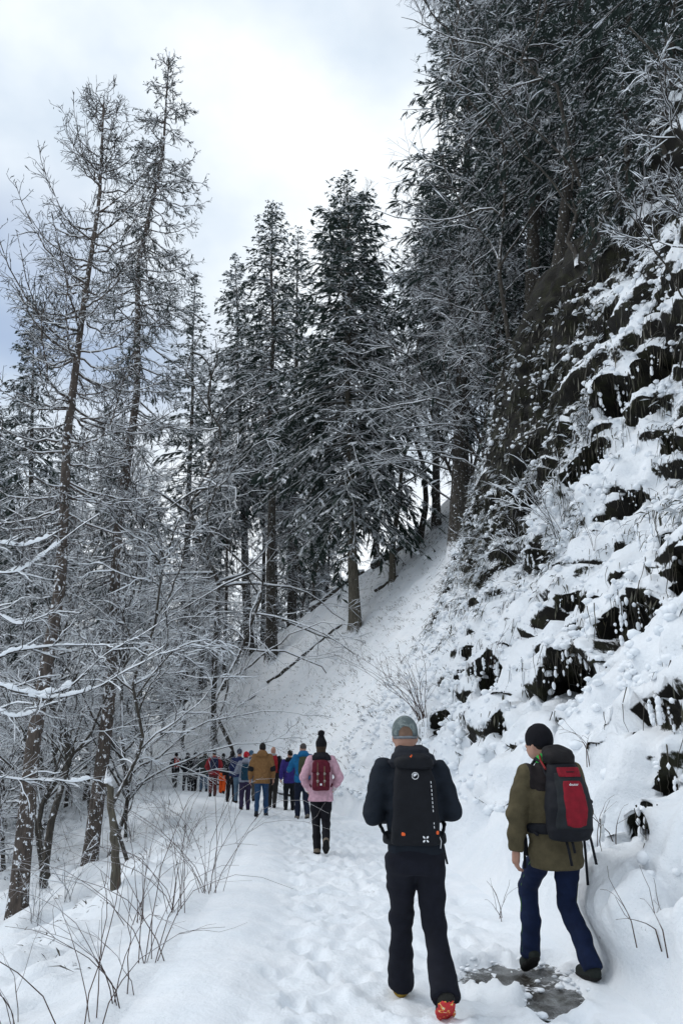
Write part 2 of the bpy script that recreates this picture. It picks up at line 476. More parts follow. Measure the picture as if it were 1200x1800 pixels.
# --- path
Yp, Tp = np.meshgrid(ROWS, pt, indexing='ij')
Xp = path_l(ROWS)[:, None] * (1 - Tp) + path_r(ROWS)[:, None] * Tp
Zp = path_z(ROWS)[:, None] + 0 * Tp
rg = np.random.RandomState(4)
edge = np.minimum(sstep(0, 0.10, Tp), sstep(1, 0.90, Tp) if False else 1 - sstep(0.90, 1.0, Tp))
trod = sstep(0.16, 0.30, Tp) * (1 - sstep(0.86, 0.97, Tp))
Zp = Zp + 0.04 * (1 - trod) * edge * (Tp < 0.5) + 0.015 * fbm(Xp * 1.3, Yp * 1.0, oct=3, seed=80)
Zp = Zp - 0.035 * trod + edge * (0.024 * fbm(Xp * 4.5, Yp * 3.2, oct=4, seed=81, gain=0.6) * (0.25 + trod) + 0.016 * lumps(Xp * 8, Yp * 5, seed=82) * trod - 0.014 * lumps(Xp * 5 + 3, Yp * 3 + 2, seed=83) * trod)
# boot prints: pairs of trails
def smooth_prints():
    global Zp
    for tr in range(15):
        off = 0.26 + 0.62 * (tr + 0.5) / 15 + rg.uniform(-0.05, 0.05)
        y = 2.6 + rg.rand()
        side = 1
        while y < 24:
            y += rg.uniform(0.52, 0.72); side = -side
            t = off + side * rg.uniform(0.02, 0.055) + rg.uniform(-0.02, 0.02)
            x = float(path_l(y) * (1 - t) + path_r(y) * t)
            i0, i1 = np.searchsorted(ROWS, [y - 0.26, y + 0.26])
            xs, ys = Xp[i0:i1], Yp[i0:i1]
            an = rg.uniform(-0.6, 0.6)
            dx = (xs - x) * math.cos(an) - (ys - y) * math.sin(an); dy = (xs - x) * math.sin(an) + (ys - y) * math.cos(an)
            q = np.sqrt((dx / 0.062) ** 2 + (dy / 0.155) ** 2)
            dep = rg.uniform(0.014, 0.042)
            Zp[i0:i1] += -dep * (1 - sstep(0.4, 1.25, q)) + 0.5 * dep * np.exp(-((q - 1.5) / 0.35) ** 2)
smooth_prints()
# slushy hollow where the walker on the right steps
PUD = (1.32, 6.42)
def pud_field(x, y):
    dx, dy = x - PUD[0], y - PUD[1]
    q1 = (dx / 0.46) ** 2 + ((dy - 0.05) / 0.42) ** 2
    q2 = ((dx - 0.10 - 0.30 * (dy + 0.6)) / 0.22) ** 2 + ((dy + 0.52) / 0.42) ** 2
    return np.minimum(q1, q2) + 0.55 * fbm(x * 3.5, y * 3.5, oct=3, seed=91)
pf = pud_field(Xp, Yp)
Zp = Zp - 0.085 * (1 - sstep(0.6, 1.25, pf)) + 0.03 * np.exp(-((pf - 1.7) / 0.5) ** 2) * edge
PATH = np.stack([Xp, Yp, Zp], -1)

# --- left slope
Yl, Dl = np.meshgrid(ROWS, left_d, indexing='ij')
Xl = path_l(ROWS)[:, None] - Dl
def left_profile(d):
    return -0.03 * np.minimum(d, 0.5) - 0.64 * np.clip(d - 0.3, 0, 2.4) - 0.30 * np.clip(d - 2.7, 0, 5.0) - 0.12 * np.clip(d - 7.7, 0, 8) + 0.05 * np.clip(d - 40, 0, 200)
Zl = path_z(ROWS)[:, None] + left_profile(Dl) + 0.0
lf = sstep(0.2, 1.4, Dl)
Zl = Zl + lf * (0.16 * fbm(Xl * 0.7, Yl * 0.7, oct=3, seed=101) + 0.46 * lumps(Xl * 1.5, Yl * 1.25, seed=102) * sstep(0.5, 1.8, Dl) * (1 - sstep(20, 60, Dl)) + 0.19 * lumps(Xl * 3.2, Yl * 2.8, seed=103) + 0.08 * lumps(Xl * 7, Yl * 6.5, seed=108) + 0.02 * fbm(Xl * 7, Yl * 7, oct=2, seed=104))
Zl = Zl + (1 - lf) * sstep(0, 0.2, Dl) * 0.03 * fbm(Xl * 1.5, Yl * 1.5, oct=3, seed=106)
LEFT = np.stack([Xl, Yl, Zl], -1)[:, ::-1]

# weld the borders: the three sheets butt edge to edge
PATH[:, 0] = LEFT[:, -1]
RIGHT[:, 0] = PATH[:, -1]

def sheet(name, P, mat, thin=None, bare=None):
    a, b = P.shape[:2]
    mb = MB()
    idx = np.arange(a * b).reshape(a, b)
    q = np.stack([idx[:-1, :-1], idx[:-1, 1:], idx[1:, 1:], idx[1:, :-1]], -1).reshape(-1, 4)
    mb.add(P.reshape(-1, 3), q)
    me = mb.mesh(name, True)
    me.materials.append(mat)
    if thin is not None:
        at_ = me.attributes.new('thin', 'FLOAT', 'POINT')
        at_.data.foreach_set('value', np.broadcast_to(thin, (a, b)).astype(np.float32).ravel())
    if bare is not None:
        at_ = me.attributes.new('bare', 'FLOAT', 'POINT')
        at_.data.foreach_set('value', np.broadcast_to(bare, (a, b)).astype(np.float32).ravel())
    o = link(name, me)
    tag(o, kind='structure')
    return o
thin_r = 0.35 * sstep(18, 30, Yg) * (0.6 + 0.4 * vnoise(Yg * 0.3, Hg * 0.3, seed=61)) + 0.25 * sstep(8, 16, Hg) * far
bare_r = 0.30 * sstep(8.0, 10.5, Hg) * (1 - sstep(20, 26, Yg)) * sstep(12, 15, Yg) - 0.22 * (1 - sstep(1.5, 3.5, Hg)) - 0.4 * (1 - sstep(0.5, 0.9, Hg)) - 0.12 * sstep(3.5, 4.5, Hg) * (1 - sstep(6, 7.5, Hg)) + 0.55 * sstep(6.0, 8.0, Hg) * sstep(16, 19, Yg) * sstep(0.10, 0.4, near) - 0.16 * sstep(4.5, 6, Hg) * (1 - sstep(15, 18, Yg)) + 0.9 * HOLLOWS + 0.15 * vnoise(Yg * 0.6, Hg * 0.6, seed=63)
thin_l = (0.18 + 0.2 * vnoise(Xl * 0.5, Yl * 0.5, seed=62)) * sstep(0.8, 2.0, Dl)
tag(sheet('snowy_hillside', RIGHT, M_BANK, thin_r, bare_r), 'steep snow covered bank with dark ledges beside the path')
tag(sheet('snowy_path', PATH, M_PATHSNOW), 'trodden snow covered footpath between the bank and the slope')
tag(sheet('snowy_slope', LEFT, M_BANK, thin_l[:, ::-1], (0.42 * sstep(0.5, 1.2, Dl))[:, ::-1]), 'snow covered slope falling away under the trees')

_v = []; _f = []; _n = 0
for S in (RIGHT, PATH, LEFT):
    a, b = S.shape[:2]
    idx = np.arange(a * b).reshape(a, b) + _n
    _f.append(np.stack([idx[:-1, :-1], idx[:-1, 1:], idx[1:, 1:], idx[1:, :-1]], -1).reshape(-1, 4)); _v.append(S.reshape(-1, 3)); _n += a * b
BVH = BVHTree.FromPolygons(np.concatenate(_v).tolist(), np.concatenate(_f).tolist())
def ground(x, y, top=80.0):
    h = BVH.ray_cast(Vector((x, y, top)), Vector((0, 0, -1)))
    return h[0].z if h[0] is not None else 0.0
def spot(px, py):
    """where the sight line through a pixel of the photograph meets the ground"""
    for k in range(40):
        h = BVH.ray_cast(Vector(EYE), Vector(pixdir(px, py + 3 * k)).normalized())
        if h[0] is not None: break
    return np.array(h[0]) if h[0] is not None else None

# slush in the hollow
def make_slush():
    m, nt, b = mat_new('slush')
    n = nz(nt, 4.0, 7, 0.7)
    c = ramp(nt, n.outputs['Fac'], [(0.36, (0.018, 0.016, 0.013)), (0.50, (0.060, 0.058, 0.052)), (0.60, (0.13, 0.135, 0.13)), (0.70, (0.50, 0.53, 0.56))])
    b.inputs['Roughness'].default_value = 0.28
    at_ = nt.nodes.new('ShaderNodeAttribute'); at_.attribute_name = 'melt'
    n3 = nz(nt, 18, 5, 0.7)
    e = math_node(nt, 'ADD', at_.outputs['Fac'], math_node(nt, 'MULTIPLY', math_node(nt, 'SUBTRACT', n3.outputs['Fac'], 0.5), 2.6))
    r = nt.nodes.new('ShaderNodeMapRange'); r.inputs['From Min'].default_value = 0.75; r.inputs['From Max'].default_value = 1.05
    nt.links.new(e, r.inputs['Value'])
    nt.links.new(mixrgb(nt, r.outputs[0], c.outputs[0], SNOW), b.inputs['Base Color'])
    nt.links.new(math_node(nt, 'ADD', math_node(nt, 'MULTIPLY', r.outputs[0], 0.5), 0.25), b.inputs['Roughness'])
    n2 = nz(nt, 22, 5, 0.6); bump(nt, b, n2.outputs['Fac'], 0.5, 0.02)
    return m
def slush():
    g = 60
    x = np.linspace(PUD[0] - 0.8, PUD[0] + 0.75, g); y = np.linspace(PUD[1] - 1.5, PUD[1] + 0.6, g)
    X, Y = np.meshgrid(x, y, indexing='ij')
    f = pud_field(X, Y)
    Z = path_z(Y) - 0.075 + 0.012 * fbm(X * 9, Y * 9, oct=3, seed=95)
    mb = MB(); idx = np.arange(g * g).reshape(g, g)
    q = np.stack([idx[:-1, :-1], idx[1:, :-1], idx[1:, 1:], idx[:-1, 1:]], -1).reshape(-1, 4)
    keep = f.ravel()[q].max(1) < 1.35
    mb.add(np.stack([X, Y, Z], -1).reshape(-1, 3), q[keep])
    o = mb.build('slush_puddle', make_slush(), smooth=True)
    a_ = o.data.attributes.new('melt', 'FLOAT', 'POINT'); a_.data.foreach_set('value', f.ravel().astype(np.float32))
    tag(o, 'grey brown slushy puddle in the trodden snow', kind='structure')
slush()
def slush_crumbs():
    rs = np.random.RandomState(6)
    x = rs.uniform(PUD[0] - 0.75, PUD[0] + 0.7, 1500); y = rs.uniform(PUD[1] - 1.3, PUD[1] + 0.6, 1500)
    f = pud_field(x, y); k = (f > 0.45) & (f < 1.5) & (rs.rand(1500) < 0.35 * f)
    x, y = x[k], y[k]; s = rs.gamma(2, 0.0055, len(x)).clip(0.004, 0.028)
    mb = MB(); blob_mesh(mb, np.stack([x, y, -0.055 + s * 0.2 + 0.035 * sstep(0.8, 1.3, f[k])], -1), np.stack([s * 1.4, s * 1.3, s * 0.7], -1), 5, 1)
    tag(mb.build('snow_crumbs', M_SNOW, None, True), 'crumbs of snow kicked into the slushy puddle', kind='stuff')
slush_crumbs()
# ------------------------------------------------------------------ trees
def make_bark(name, dark, light, snow_lo=0.30, snow_hi=0.55, amp=0.35, plaster=0.0):
    m, nt, b = mat_new(name)
    n = nz(nt, 3.0, 6, 0.7, stretch=(5, 5, 0.9))
    c = ramp(nt, n.outputs['Fac'], [(0.32, dark), (0.68, light)])
    up = up_factor(nt, snow_lo, snow_hi, amp, 9.0)
    fac = up
    if plaster:
        p = nz(nt, 9.0, 5, 0.7)
        r = nt.nodes.new('ShaderNodeMapRange'); r.inputs['From Min'].default_value = 1.0 - plaster; r.inputs['From Max'].default_value = 1.03 - plaster
        nt.links.new(p.outputs['Fac'], r.inputs['Value'])
        fac = math_node(nt, 'MAXIMUM', up, r.outputs[0])
    nt.links.new(mixrgb(nt, fac, c.outputs[0], SNOW), b.inputs['Base Color'])
    b.inputs['Roughness'].default_value = 0.85; b.inputs['Specular IOR Level'].default_value = 0.2
    bump(nt, b, n.outputs['Fac'], 0.9, 0.05)
    return m
M_BARK_RED = make_bark('reddish_bark', (0.034, 0.029, 0.026), (0.125, 0.100, 0.084), plaster=0.43)
M_BARK_GREY = make_bark('grey_bark', (0.020, 0.018, 0.016), (0.085, 0.075, 0.062), plaster=0.39)
M_BARK_PALE = make_bark('pale_bark', (0.045, 0.04, 0.032), (0.15, 0.135, 0.105), plaster=0.36)
M_TWIG = make_bark('snowy_twig', (0.018, 0.015, 0.013), (0.05, 0.043, 0.038), -0.05, 0.25, 0.35)
M_TWIG_DARK = make_bark('dark_twig', (0.016, 0.014, 0.012), (0.040, 0.034, 0.030), 0.15, 0.5, 0.35)
M_STEM = make_bark('reddish_stem', (0.040, 0.022, 0.018), (0.10, 0.060, 0.048), 0.5, 0.8, 0.3)

def make_needles(name, a, b_, lo=0.30, hi=0.65, amp=0.35):
    m, nt, b = mat_new(name)
    n = nz(nt, 1.1, 5, 0.7)
    c = ramp(nt, n.outputs['Fac'], [(0.35, a), (0.65, b_)])
    up = up_factor(nt, lo, hi, amp, 4.0)
    nt.links.new(mixrgb(nt, up, c.outputs[0], SNOW), b.inputs['Base Color'])
    b.inputs['Roughness'].default_value = 0.7; b.inputs['Specular IOR Level'].default_value = 0.25
    return m
M_NEEDLE = make_needles('spruce_needles', (0.012, 0.022, 0.017), (0.030, 0.048, 0.038), 0.5, 0.85)
M_NEEDLE_GREY = make_needles('frosted_needles', (0.018, 0.028, 0.023), (0.040, 0.057, 0.047), 0.45, 0.8)
M_NEEDLE_DARK = make_needles('dark_needles', (0.016, 0.027, 0.023), (0.038, 0.056, 0.047), 0.5, 0.85)

def unit(v): return v / (np.linalg.norm(v, axis=-1, keepdims=True) + 1e-9)

def trunk_mesh(mb, h, r0, r1, rs, lean=(0, 0), wob=0.04, sides=10, n=24, flare=0.45):
    z = np.linspace(-0.5, h, n)
    t = np.clip(z / h, 0, 1)
    x = lean[0] * t * h + wob * np.interp(t, np.linspace(0, 1, 7), rs.randn(7)) * h * 0.12 * (t > 0)
    y = lean[1] * t * h + wob * np.interp(t, np.linspace(0, 1, 7), rs.randn(7)) * h * 0.12 * (t > 0)
    x -= np.interp(0, z, x); y -= np.interp(0, z, y)
    r = r0 + (r1 - r0) * t ** 0.85 + r0 * flare * np.exp(-np.maximum(z, 0) / (r0 * 2.2))
    P = np.stack([x, y, z], -1)
    mb.tubes(P[None], r[None], sides, caps=True)
    return P

def along(P, z):
    return np.stack([np.interp(z, P[:, 2], P[:, 0]), np.interp(z, P[:, 2], P[:, 1]), z], -1)

def ribbons(mb, A, B, W, sag=0.0, rs=None, tent=None):
    """leaf strips from A to B with half width W: a thin folded spray, pointed at the end"""
    A = np.asarray(A); B = np.asarray(B)
    T = len(A)
    d = unit(B - A)
    side = np.cross(d, np.array([0, 0, 1.0])); side = unit(side)
    if rs is not None:
        roll = rs.uniform(-0.7, 0.7, T)[:, None]
        side = unit(side * np.cos(roll) + np.cross(d, side) * np.sin(roll))
    M = A * 0.45 + B * 0.55; M[:, 2] += sag * np.linalg.norm(B - A, axis=1)
    W = np.broadcast_to(W, (T,))[:, None]
    V = np.stack([A, M + side * W, B, M - side * W], 1)
    if tent is not None:
        V[:, [0, 1, 3], 2] -= tent
    base = (np.arange(T) * 4)[:, None]
    if tent is not None:
        mb.add(V.reshape(-1, 3), np.concatenate([base + np.array([0, 1, 2]), base + np.array([0, 2, 3])]))
    else:
        mb.add(V.reshape(-1, 3), base + np.array([0, 1, 2, 3]))

def conifer(h, w, z0, seed, r0=0.2, bark=None, needle=None, whorl=0.42, per=6, twigs=14, snow=0.5, droop=0.35, power=0.8,
            lean=(0, 0), leafw=0.045, dens=1.0, bare_low=True, name='spruce', sprays=9, fill=0.10):
    """meshes trunk, crown, snow of one spruce or fir; the crown is many separate sprays on whorled boughs"""
    rs = np.random.RandomState(seed)
    tr = MB(); TP = trunk_mesh(tr, h, r0, 0.015, rs, lean, 0.02)
    zs = []
    z = z0
    while z < h - 0.15:
        k = per if z < h * 0.93 else 4
        zs += list(z + rs.uniform(-0.12, 0.12, k)); z += whorl * (1.0 - 0.45 * z / h) * rs.uniform(0.75, 1.25)
    zs = np.clip(np.array(zs), 0.5, h - 0.05); T = len(zs)
    rel = (h - zs) / (h - z0)
    L = w * (rel ** power) * rs.uniform(0.45, 1.2, T) * (1 - 0.30 * sstep(0.72, 1.0, rel)) + 0.12
    az = rs.rand(T) * 6.283
    az = az + 0.0
    n = 6
    t = np.linspace(0, 1, n)[None, :]
    upn = (0.55 - 0.75 * rel)[:, None] + rs.uniform(-0.12, 0.12, (T, 1))
    dr = (droop * (0.5 + rel) * rs.uniform(0.6, 1.3, T))[:, None]
    O = along(TP, zs)
    zc = upn * t - dr * (t ** 2) * 1.35 + 0.28 * dr * t ** 4 * 1.6
    bend = rs.uniform(-0.35, 0.35, (T, 1)) * t ** 2
    dx = np.cos(az)[:, None] * t - np.sin(az)[:, None] * bend
    dy = np.sin(az)[:, None] * t + np.cos(az)[:, None] * bend
    P = O[:, None, :] + np.stack([dx, dy, zc], -1) * L[:, None, None]
    R = (0.007 + 0.010 * L)[:, None] * (1 - 0.8 * t)
    cr = MB(); tr.tubes(P[:, [0, 2, 3, 5]], R[:, [0, 2, 3, 5]], 3)
    if bare_low:                       # dead twigs on the clear trunk
        k = int(max(0, z0 - 1) * 3.0)
        if k:
            zz = rs.uniform(0.8, z0, k); a2 = rs.rand(k) * 6.283; l2 = rs.uniform(0.3, 1.3, k)
            tt = np.linspace(0, 1, 4)[None, :]
            PP = along(TP, zz)[:, None, :] + np.stack([np.cos(a2)[:, None] * tt, np.sin(a2)[:, None] * tt, (-0.35 * tt - 0.1 * tt ** 2) + 0 * a2[:, None]], -1) * l2[:, None, None]
            tr.tubes(PP, np.full((k, 4), 0.012) * (1 - 0.6 * tt), 3)
    # twigs on the boughs
    m = np.maximum(4, (twigs * dens * np.clip(L / w, 0.22, 1.0)).astype(int))
    bi = np.repeat(np.arange(T), m); K = len(bi)
    s = rs.uniform(0.12, 1.0, K) ** 0.8
    sg = np.where(rs.rand(K) < 0.5, -1.0, 1.0)
    fi = s * (n - 1); i0 = np.minimum(fi.astype(int), n - 2); ft = (fi - i0)[:, None]
    A = P[bi, i0] * (1 - ft) + P[bi, i0 + 1] * ft
    tan = unit(P[bi, i0 + 1] - P[bi, i0])
    sd = unit(np.cross(tan, np.array([0, 0, 1.0]))) * sg[:, None]
    ang = rs.uniform(0.45, 1.15, K)[:, None]
    dirn = tan * np.cos(ang) + sd * np.sin(ang)
    dirn[:, 2] -= rs.uniform(0.0, 0.75, K) * (0.35 + droop)
    dirn = unit(dirn)
    tl = L[bi] * (0.36 - 0.24 * s) * rs.uniform(0.6, 1.25, K) + 0.12
    B = A + dirn * tl[:, None]
    ribbons(cr, A, B + dirn * 0.03, np.minimum(fill, 0.17 * tl) * (0.5 + 0.8 * rs.rand(K)), 0.05, rs)
    # sprays on the twigs, short and in rows
    q = sprays
    ti = np.repeat(np.arange(K), q)
    s2 = rs.uniform(0.08, 1.0, len(ti))[:, None]
    A2 = A[ti] + (B - A)[ti] * s2
    A2[:, 2] += (0.05 * 4 * s2[:, 0] * (1 - s2[:, 0])) * tl[ti]
    sd2 = unit(np.cross(dirn[ti], np.array([0, 0, 1.0]))) * np.where(rs.rand(len(ti)) < 0.5, -1, 1)[:, None]
    d2 = unit(dirn[ti] * rs.uniform(0.35, 0.9, (len(ti), 1)) + sd2 * rs.uniform(0.3, 1.0, (len(ti), 1)) + np.array([0, 0, -1.0]) * rs.uniform(-0.25, 0.35 + droop, (len(ti), 1)))
    l2 = np.clip(tl[ti] * 0.40, 0.10, 0.34) * rs.uniform(0.5, 1.25, len(ti)) * (1.15 - 0.55 * s2[:, 0])
    B2 = A2 + d2 * l2[:, None]
    ribbons(cr, A2, B2, leafw * 0.44 * (0.6 + 0.8 * rs.rand(len(ti))), 0.04, rs)
    # snow lying on the sprays in patches, thicker towards the tips of the boughs
    sn = MB()
    patch = vnoise(A[:, 0] * 1.1 + seed, A[:, 1] * 1.1, A[:, 2] * 1.3, seed) * 0.6 + vnoise(A[:, 0] * 3 + seed, A[:, 1] * 3, A[:, 2] * 3, seed + 1) * 0.3
    o = np.array([0, 0, 0.025])
    pr = np.clip(snow * (0.05 + 0.65 * s + 1.5 * patch), 0, 1)
    ch2 = rs.rand(len(ti)) < pr[ti] * 0.85
    ribbons(sn, A2[ch2] + o, A2[ch2] * 0.15 + B2[ch2] * 0.85 + o, leafw * rs.uniform(0.4, 0.8, ch2.sum()), 0.06, rs, tent=0.016)
    ch = rs.rand(K) < pr
    m1 = A[ch] + (B - A)[ch] * rs.uniform(0.0, 0.5, (ch.sum(), 1)); m1[:, 2] += 0.05 * tl[ch]
    ln = np.minimum(0.30, 0.5 * tl[ch])[:, None]
    ribbons(sn, m1 + o, m1 + o + dirn[ch] * ln, leafw * rs.uniform(0.7, 1.3, ch.sum()), 0.06, rs, tent=0.02)
    # and along the tops of the boughs
    bs = rs.randint(0, n - 2, (T, 3)); 
    for c_ in range(3):
        kk_ = rs.rand(T) < snow * 0.9
        f0 = P[np.arange(T), bs[:, c_]][kk_]; f1 = P[np.arange(T), bs[:, c_] + 1][kk_]
        ribbons(sn, f0 + o, f1 + o, leafw * 1.1, 0.04, rs, tent=0.03)
    return [('trunk', tr.mesh('trunk', True), bark or M_BARK_GREY), ('crown', cr.mesh('crown'), needle or M_NEEDLE), ('snow', sn.mesh('snow'), M_SNOW)]

def grow(P, count, rs, lratio, ang, n=5, t0=0.15, t1=1.0, up=0.0, wiggle=0.12, gravity=0.0, lmin=0.1, curl=0.0, both=False):
    """child branches along parents P (T,N,3); returns (T2,n,3)"""
    T, N, _ = P.shape
    count = np.broadcast_to(count, (T,)).astype(int)
    bi = np.repeat(np.arange(T), count); K = len(bi)
    s = rs.uniform(t0, t1, K)
    fi = s * (N - 1); i0 = np.minimum(fi.astype(int), N - 2); ft = (fi - i0)[:, None]
    A = P[bi, i0] * (1 - ft) + P[bi, i0 + 1] * ft
    tan = unit(P[bi, i0 + 1] - P[bi, i0])
    rv = unit(rs.randn(K, 3)); sd = unit(rv - tan * (rv * tan).sum(1, keepdims=True))
    a = rs.uniform(ang[0], ang[1], K)[:, None]
    d = unit(tan * np.cos(a) + sd * np.sin(a) + np.array([0, 0, up]))
    Lp = np.linalg.norm(np.diff(P, axis=1), axis=2).sum(1)
    L = Lp[bi] * lratio * (1.15 - 0.75 * s) * rs.uniform(0.55, 1.3, K) + lmin
    out = np.zeros((K, n, 3)); out[:, 0] = A
    st = (L / (n - 1))[:, None]
    for i in range(1, n):
        out[:, i] = out[:, i - 1] + d * st
        d = unit(d + wiggle * rs.randn(K, 3) + np.array([0, 0, -gravity + curl * i / n]))
    return out

def radii(P, r0, r1, rs=None):
    T, N, _ = P.shape
    t = np.linspace(0, 1, N)[None, :]
    r0 = np.broadcast_to(r0, (T,))[:, None]
    return r0 * (1 - t) + r1 * t

def snow_on(sn, P, R, rs, frac=0.7, thick=1.0, lump=0.0):
    """snow along the tops of branches: flat-topped ridges above the wood, broken here and there"""
    T, N, _ = P.shape
    Q = P.copy()
    keep = rs.rand(T) < frac
    Q = Q[keep]; r = R[keep] * 0.9 + 0.006
    d = unit(np.gradient(Q, axis=1)); hor = 1 - np.abs(d[..., 2]) ** 2
    r = r * (0.35 + 0.65 * hor) * thick
    if lump: r = r * (1 + lump * rs.uniform(-0.6, 1.2, r.shape))
    Q = Q + np.stack([np.zeros_like(r), np.zeros_like(r), R[keep] * 0.5 + r * 0.55], -1)
    r = r.copy(); r[:, -1] *= 0.4; r[:, 0] *= 0.6
    sn.tubes(Q, r, 3)

def bare_tree(h, seed, r0=0.10, spread=0.45, limbs=16, twigl=1.0, lean=(0, 0), z0=0.3, gravity=0.0, up=0.15, sub=(6, 6, 4), bark=None, snow=0.6,
              wob=0.35, twig_r=0.007, limb_ang=(0.6, 1.2), fat=1.0, lump=0.0, wig=0.20):
    rs = np.random.RandomState(seed)
    wood = MB(); tw = MB(); sn = MB()
    TP = trunk_mesh(wood, h, r0, 0.02, rs, lean, wob, sides=8, flare=0.3)
    n1 = grow(TP[None], limbs, rs, spread, limb_ang, n=11, t0=z0, t1=0.98, up=up, wiggle=wig, gravity=gravity, curl=gravity * 1.3)
    l1 = np.linalg.norm(np.diff(n1, axis=1), axis=2).sum(1)
    R1 = radii(n1, np.clip(0.010 * l1 + 0.006, 0.009, r0 * 0.5), 0.007)
    wood.tubes(n1, R1, 5)
    n2 = grow(n1, sub[0], rs, 0.42 * twigl, (0.35, 1.0), n=6, t0=0.15, up=0.08, wiggle=0.22, gravity=gravity)
    R2 = radii(n2, 0.013 * fat, 0.007)
    tw.tubes(n2, R2, 4)
    n3 = grow(n2, sub[1], rs, 0.45 * twigl, (0.4, 1.0), n=4, t0=0.1, up=0.06, wiggle=0.2, gravity=gravity * 0.5)
    R3 = radii(n3, twig_r * fat, twig_r * 0.6)
    tw.tubes(n3, R3, 3)
    if sub[2]:
        n4 = grow(n3, sub[2], rs, 0.5 * twigl, (0.4, 1.0), n=2, t0=0.1)
        ribbons(tw, n4[:, 0], n4[:, 1], twig_r * 0.75 * fat, 0.05, rs)
        k4 = rs.rand(len(n4)) < snow * 0.6
        ribbons(sn, n4[k4, 0] + [0, 0, twig_r], n4[k4, 1] + [0, 0, twig_r], twig_r * 0.9 * fat, 0.08, rs, tent=twig_r * 0.7)
    snow_on(sn, n1, R1, rs, 0.95, 1.0, lump); snow_on(sn, n2, R2, rs, snow + 0.2, 1.15, lump); snow_on(sn, n3, R3, rs, snow * 0.75, 1.2, lump)
    return [('trunk', wood.mesh('trunk', True), bark or M_BARK_GREY), ('crown', tw.mesh('crown'), M_TWIG), ('snow', sn.mesh('snow', True), M_SNOW)]

def make_tree(name, label, cat, parts, loc, rz=0.0, group=None, scale=1.0, tilt=(0, 0)):
    t = thing(name, label, cat, loc, rz, group)
    t.scale = (scale,) * 3; t.rotation_euler = (tilt[0], tilt[1], rz)
    for pn, me, mt in parts:
        if not me.materials: me.materials.append(mt)
        link(pn, me, t)
    return t

def on_ground(x, y, sink=0.15):
    return (x, y, ground(x, y) - sink)

# ---- the two tall dying spruces at the left, thin of needles, snow along every bough
def old_spruce(h, seed, r0, kind):
    rs = np.random.RandomState(seed)
    wood = MB(); tw = MB(); sn = MB(); cr = MB()
    TP = trunk_mesh(wood, h, r0, 0.02, rs, (0, 0), 0.03, sides=14, n=40, flare=0.25)
    n = 10; t = np.linspace(0, 1, n)[None, :]
    if kind == 'candelabra':
        T = 150; zs = h * rs.uniform(0.34, 0.985, T) ** 0.9
        rel = (h - zs) / h
        L = np.interp(rel, [0, 0.05, 0.16, 0.3, 0.45, 0.56, 0.68], [0.35, 0.75, 1.35, 2.0, 2.5, 2.1, 1.1]) * rs.uniform(0.45, 1.12, T)
        u0 = np.interp(rel, [0, 0.15, 0.32, 0.5, 0.7], [0.9, 0.35, -0.1, -0.35, -0.5]) + rs.uniform(-0.15, 0.15, T)
        curl = np.interp(rel, [0, 0.15, 0.3, 0.5, 0.7], [0.35, 0.95, 0.85, 0.55, 0.2]) * rs.uniform(0.6, 1.2, T)
    else:
        T = 240; zs = h * rs.uniform(0.24, 0.99, T)
        rel = (h - zs) / h
        L = np.interp(rel, [0, 0.05, 0.2, 0.4, 0.6, 0.8], [0.2, 0.70, 1.45, 1.9, 1.8, 1.0]) * rs.uniform(0.6, 1.1, T)
        u0 = np.interp(rel, [0, 0.06, 0.3, 0.6], [0.5, -0.15, -0.45, -0.65]) + rs.uniform(-0.2, 0.2, T)
        curl = np.interp(rel, [0, 0.1, 0.3, 0.6], [0.1, 0.3, 0.35, 0.3]) * rs.uniform(0.3, 1.3, T)
    az = rs.rand(T) * 6.283
    O = along(TP, zs)
    zc = u0[:, None] * t + curl[:, None] * t ** 2.6
    bend = rs.uniform(-0.4, 0.4, (T, 1)) * t ** 2
    P = O[:, None, :] + np.stack([np.cos(az)[:, None] * t - np.sin(az)[:, None] * bend, np.sin(az)[:, None] * t + np.cos(az)[:, None] * bend, zc], -1) * L[:, None, None]
    P[:, 1:] += rs.randn(T, n - 1, 3) * 0.02
    R = (0.011 + 0.0085 * L)[:, None] * (1 - 0.78 * t)
    wood.tubes(P, R, 5); snow_on(sn, P, R, rs, 0.75, 0.85)
    n2 = grow(P, np.maximum(3, (L * 9).astype(int)), rs, 0.20, (0.4, 1.2), n=4, t0=0.2, up=-0.15, wiggle=0.2, gravity=0.06, lmin=0.18, curl=0.1)
    R2 = radii(n2, 0.009, 0.005); tw.tubes(n2, R2, 3); snow_on(sn, n2, R2, rs, 0.28, 0.9)
    n3 = grow(n2, 4, rs, 0.5, (0.4, 1.2), n=4, t0=0.1, up=-0.1, wiggle=0.22, gravity=0.05, lmin=0.05)
    ribbons(tw, n3[:, 0], n3[:, 2], 0.007, 0.03, rs); ribbons(tw, n3[:, 1], n3[:, 3], 0.006, -0.03, rs)
    # a little dead foliage left on the tips
    A = n3[::2, 1]; B = n3[::2, -1]
    keep = rs.rand(len(A)) < (0.35 if kind == 'candelabra' else 0.8)
    ribbons(cr, A[keep], B[keep] + np.array([0, 0, -0.03]), 0.010 if kind == 'candelabra' else 0.016, 0.0, rs)
    if kind != 'candelabra': ribbons(cr, n2[:, 1], n2[:, 3] + np.array([0, 0, -0.06]), 0.020, -0.05, rs)
    return [('trunk', wood.mesh('trunk', True), M_BARK_RED), ('twigs', tw.mesh('twigs'), M_TWIG_DARK), ('crown', cr.mesh('crown'), M_NEEDLE_DARK), ('snow', sn.mesh('snow', True), M_SNOW)]


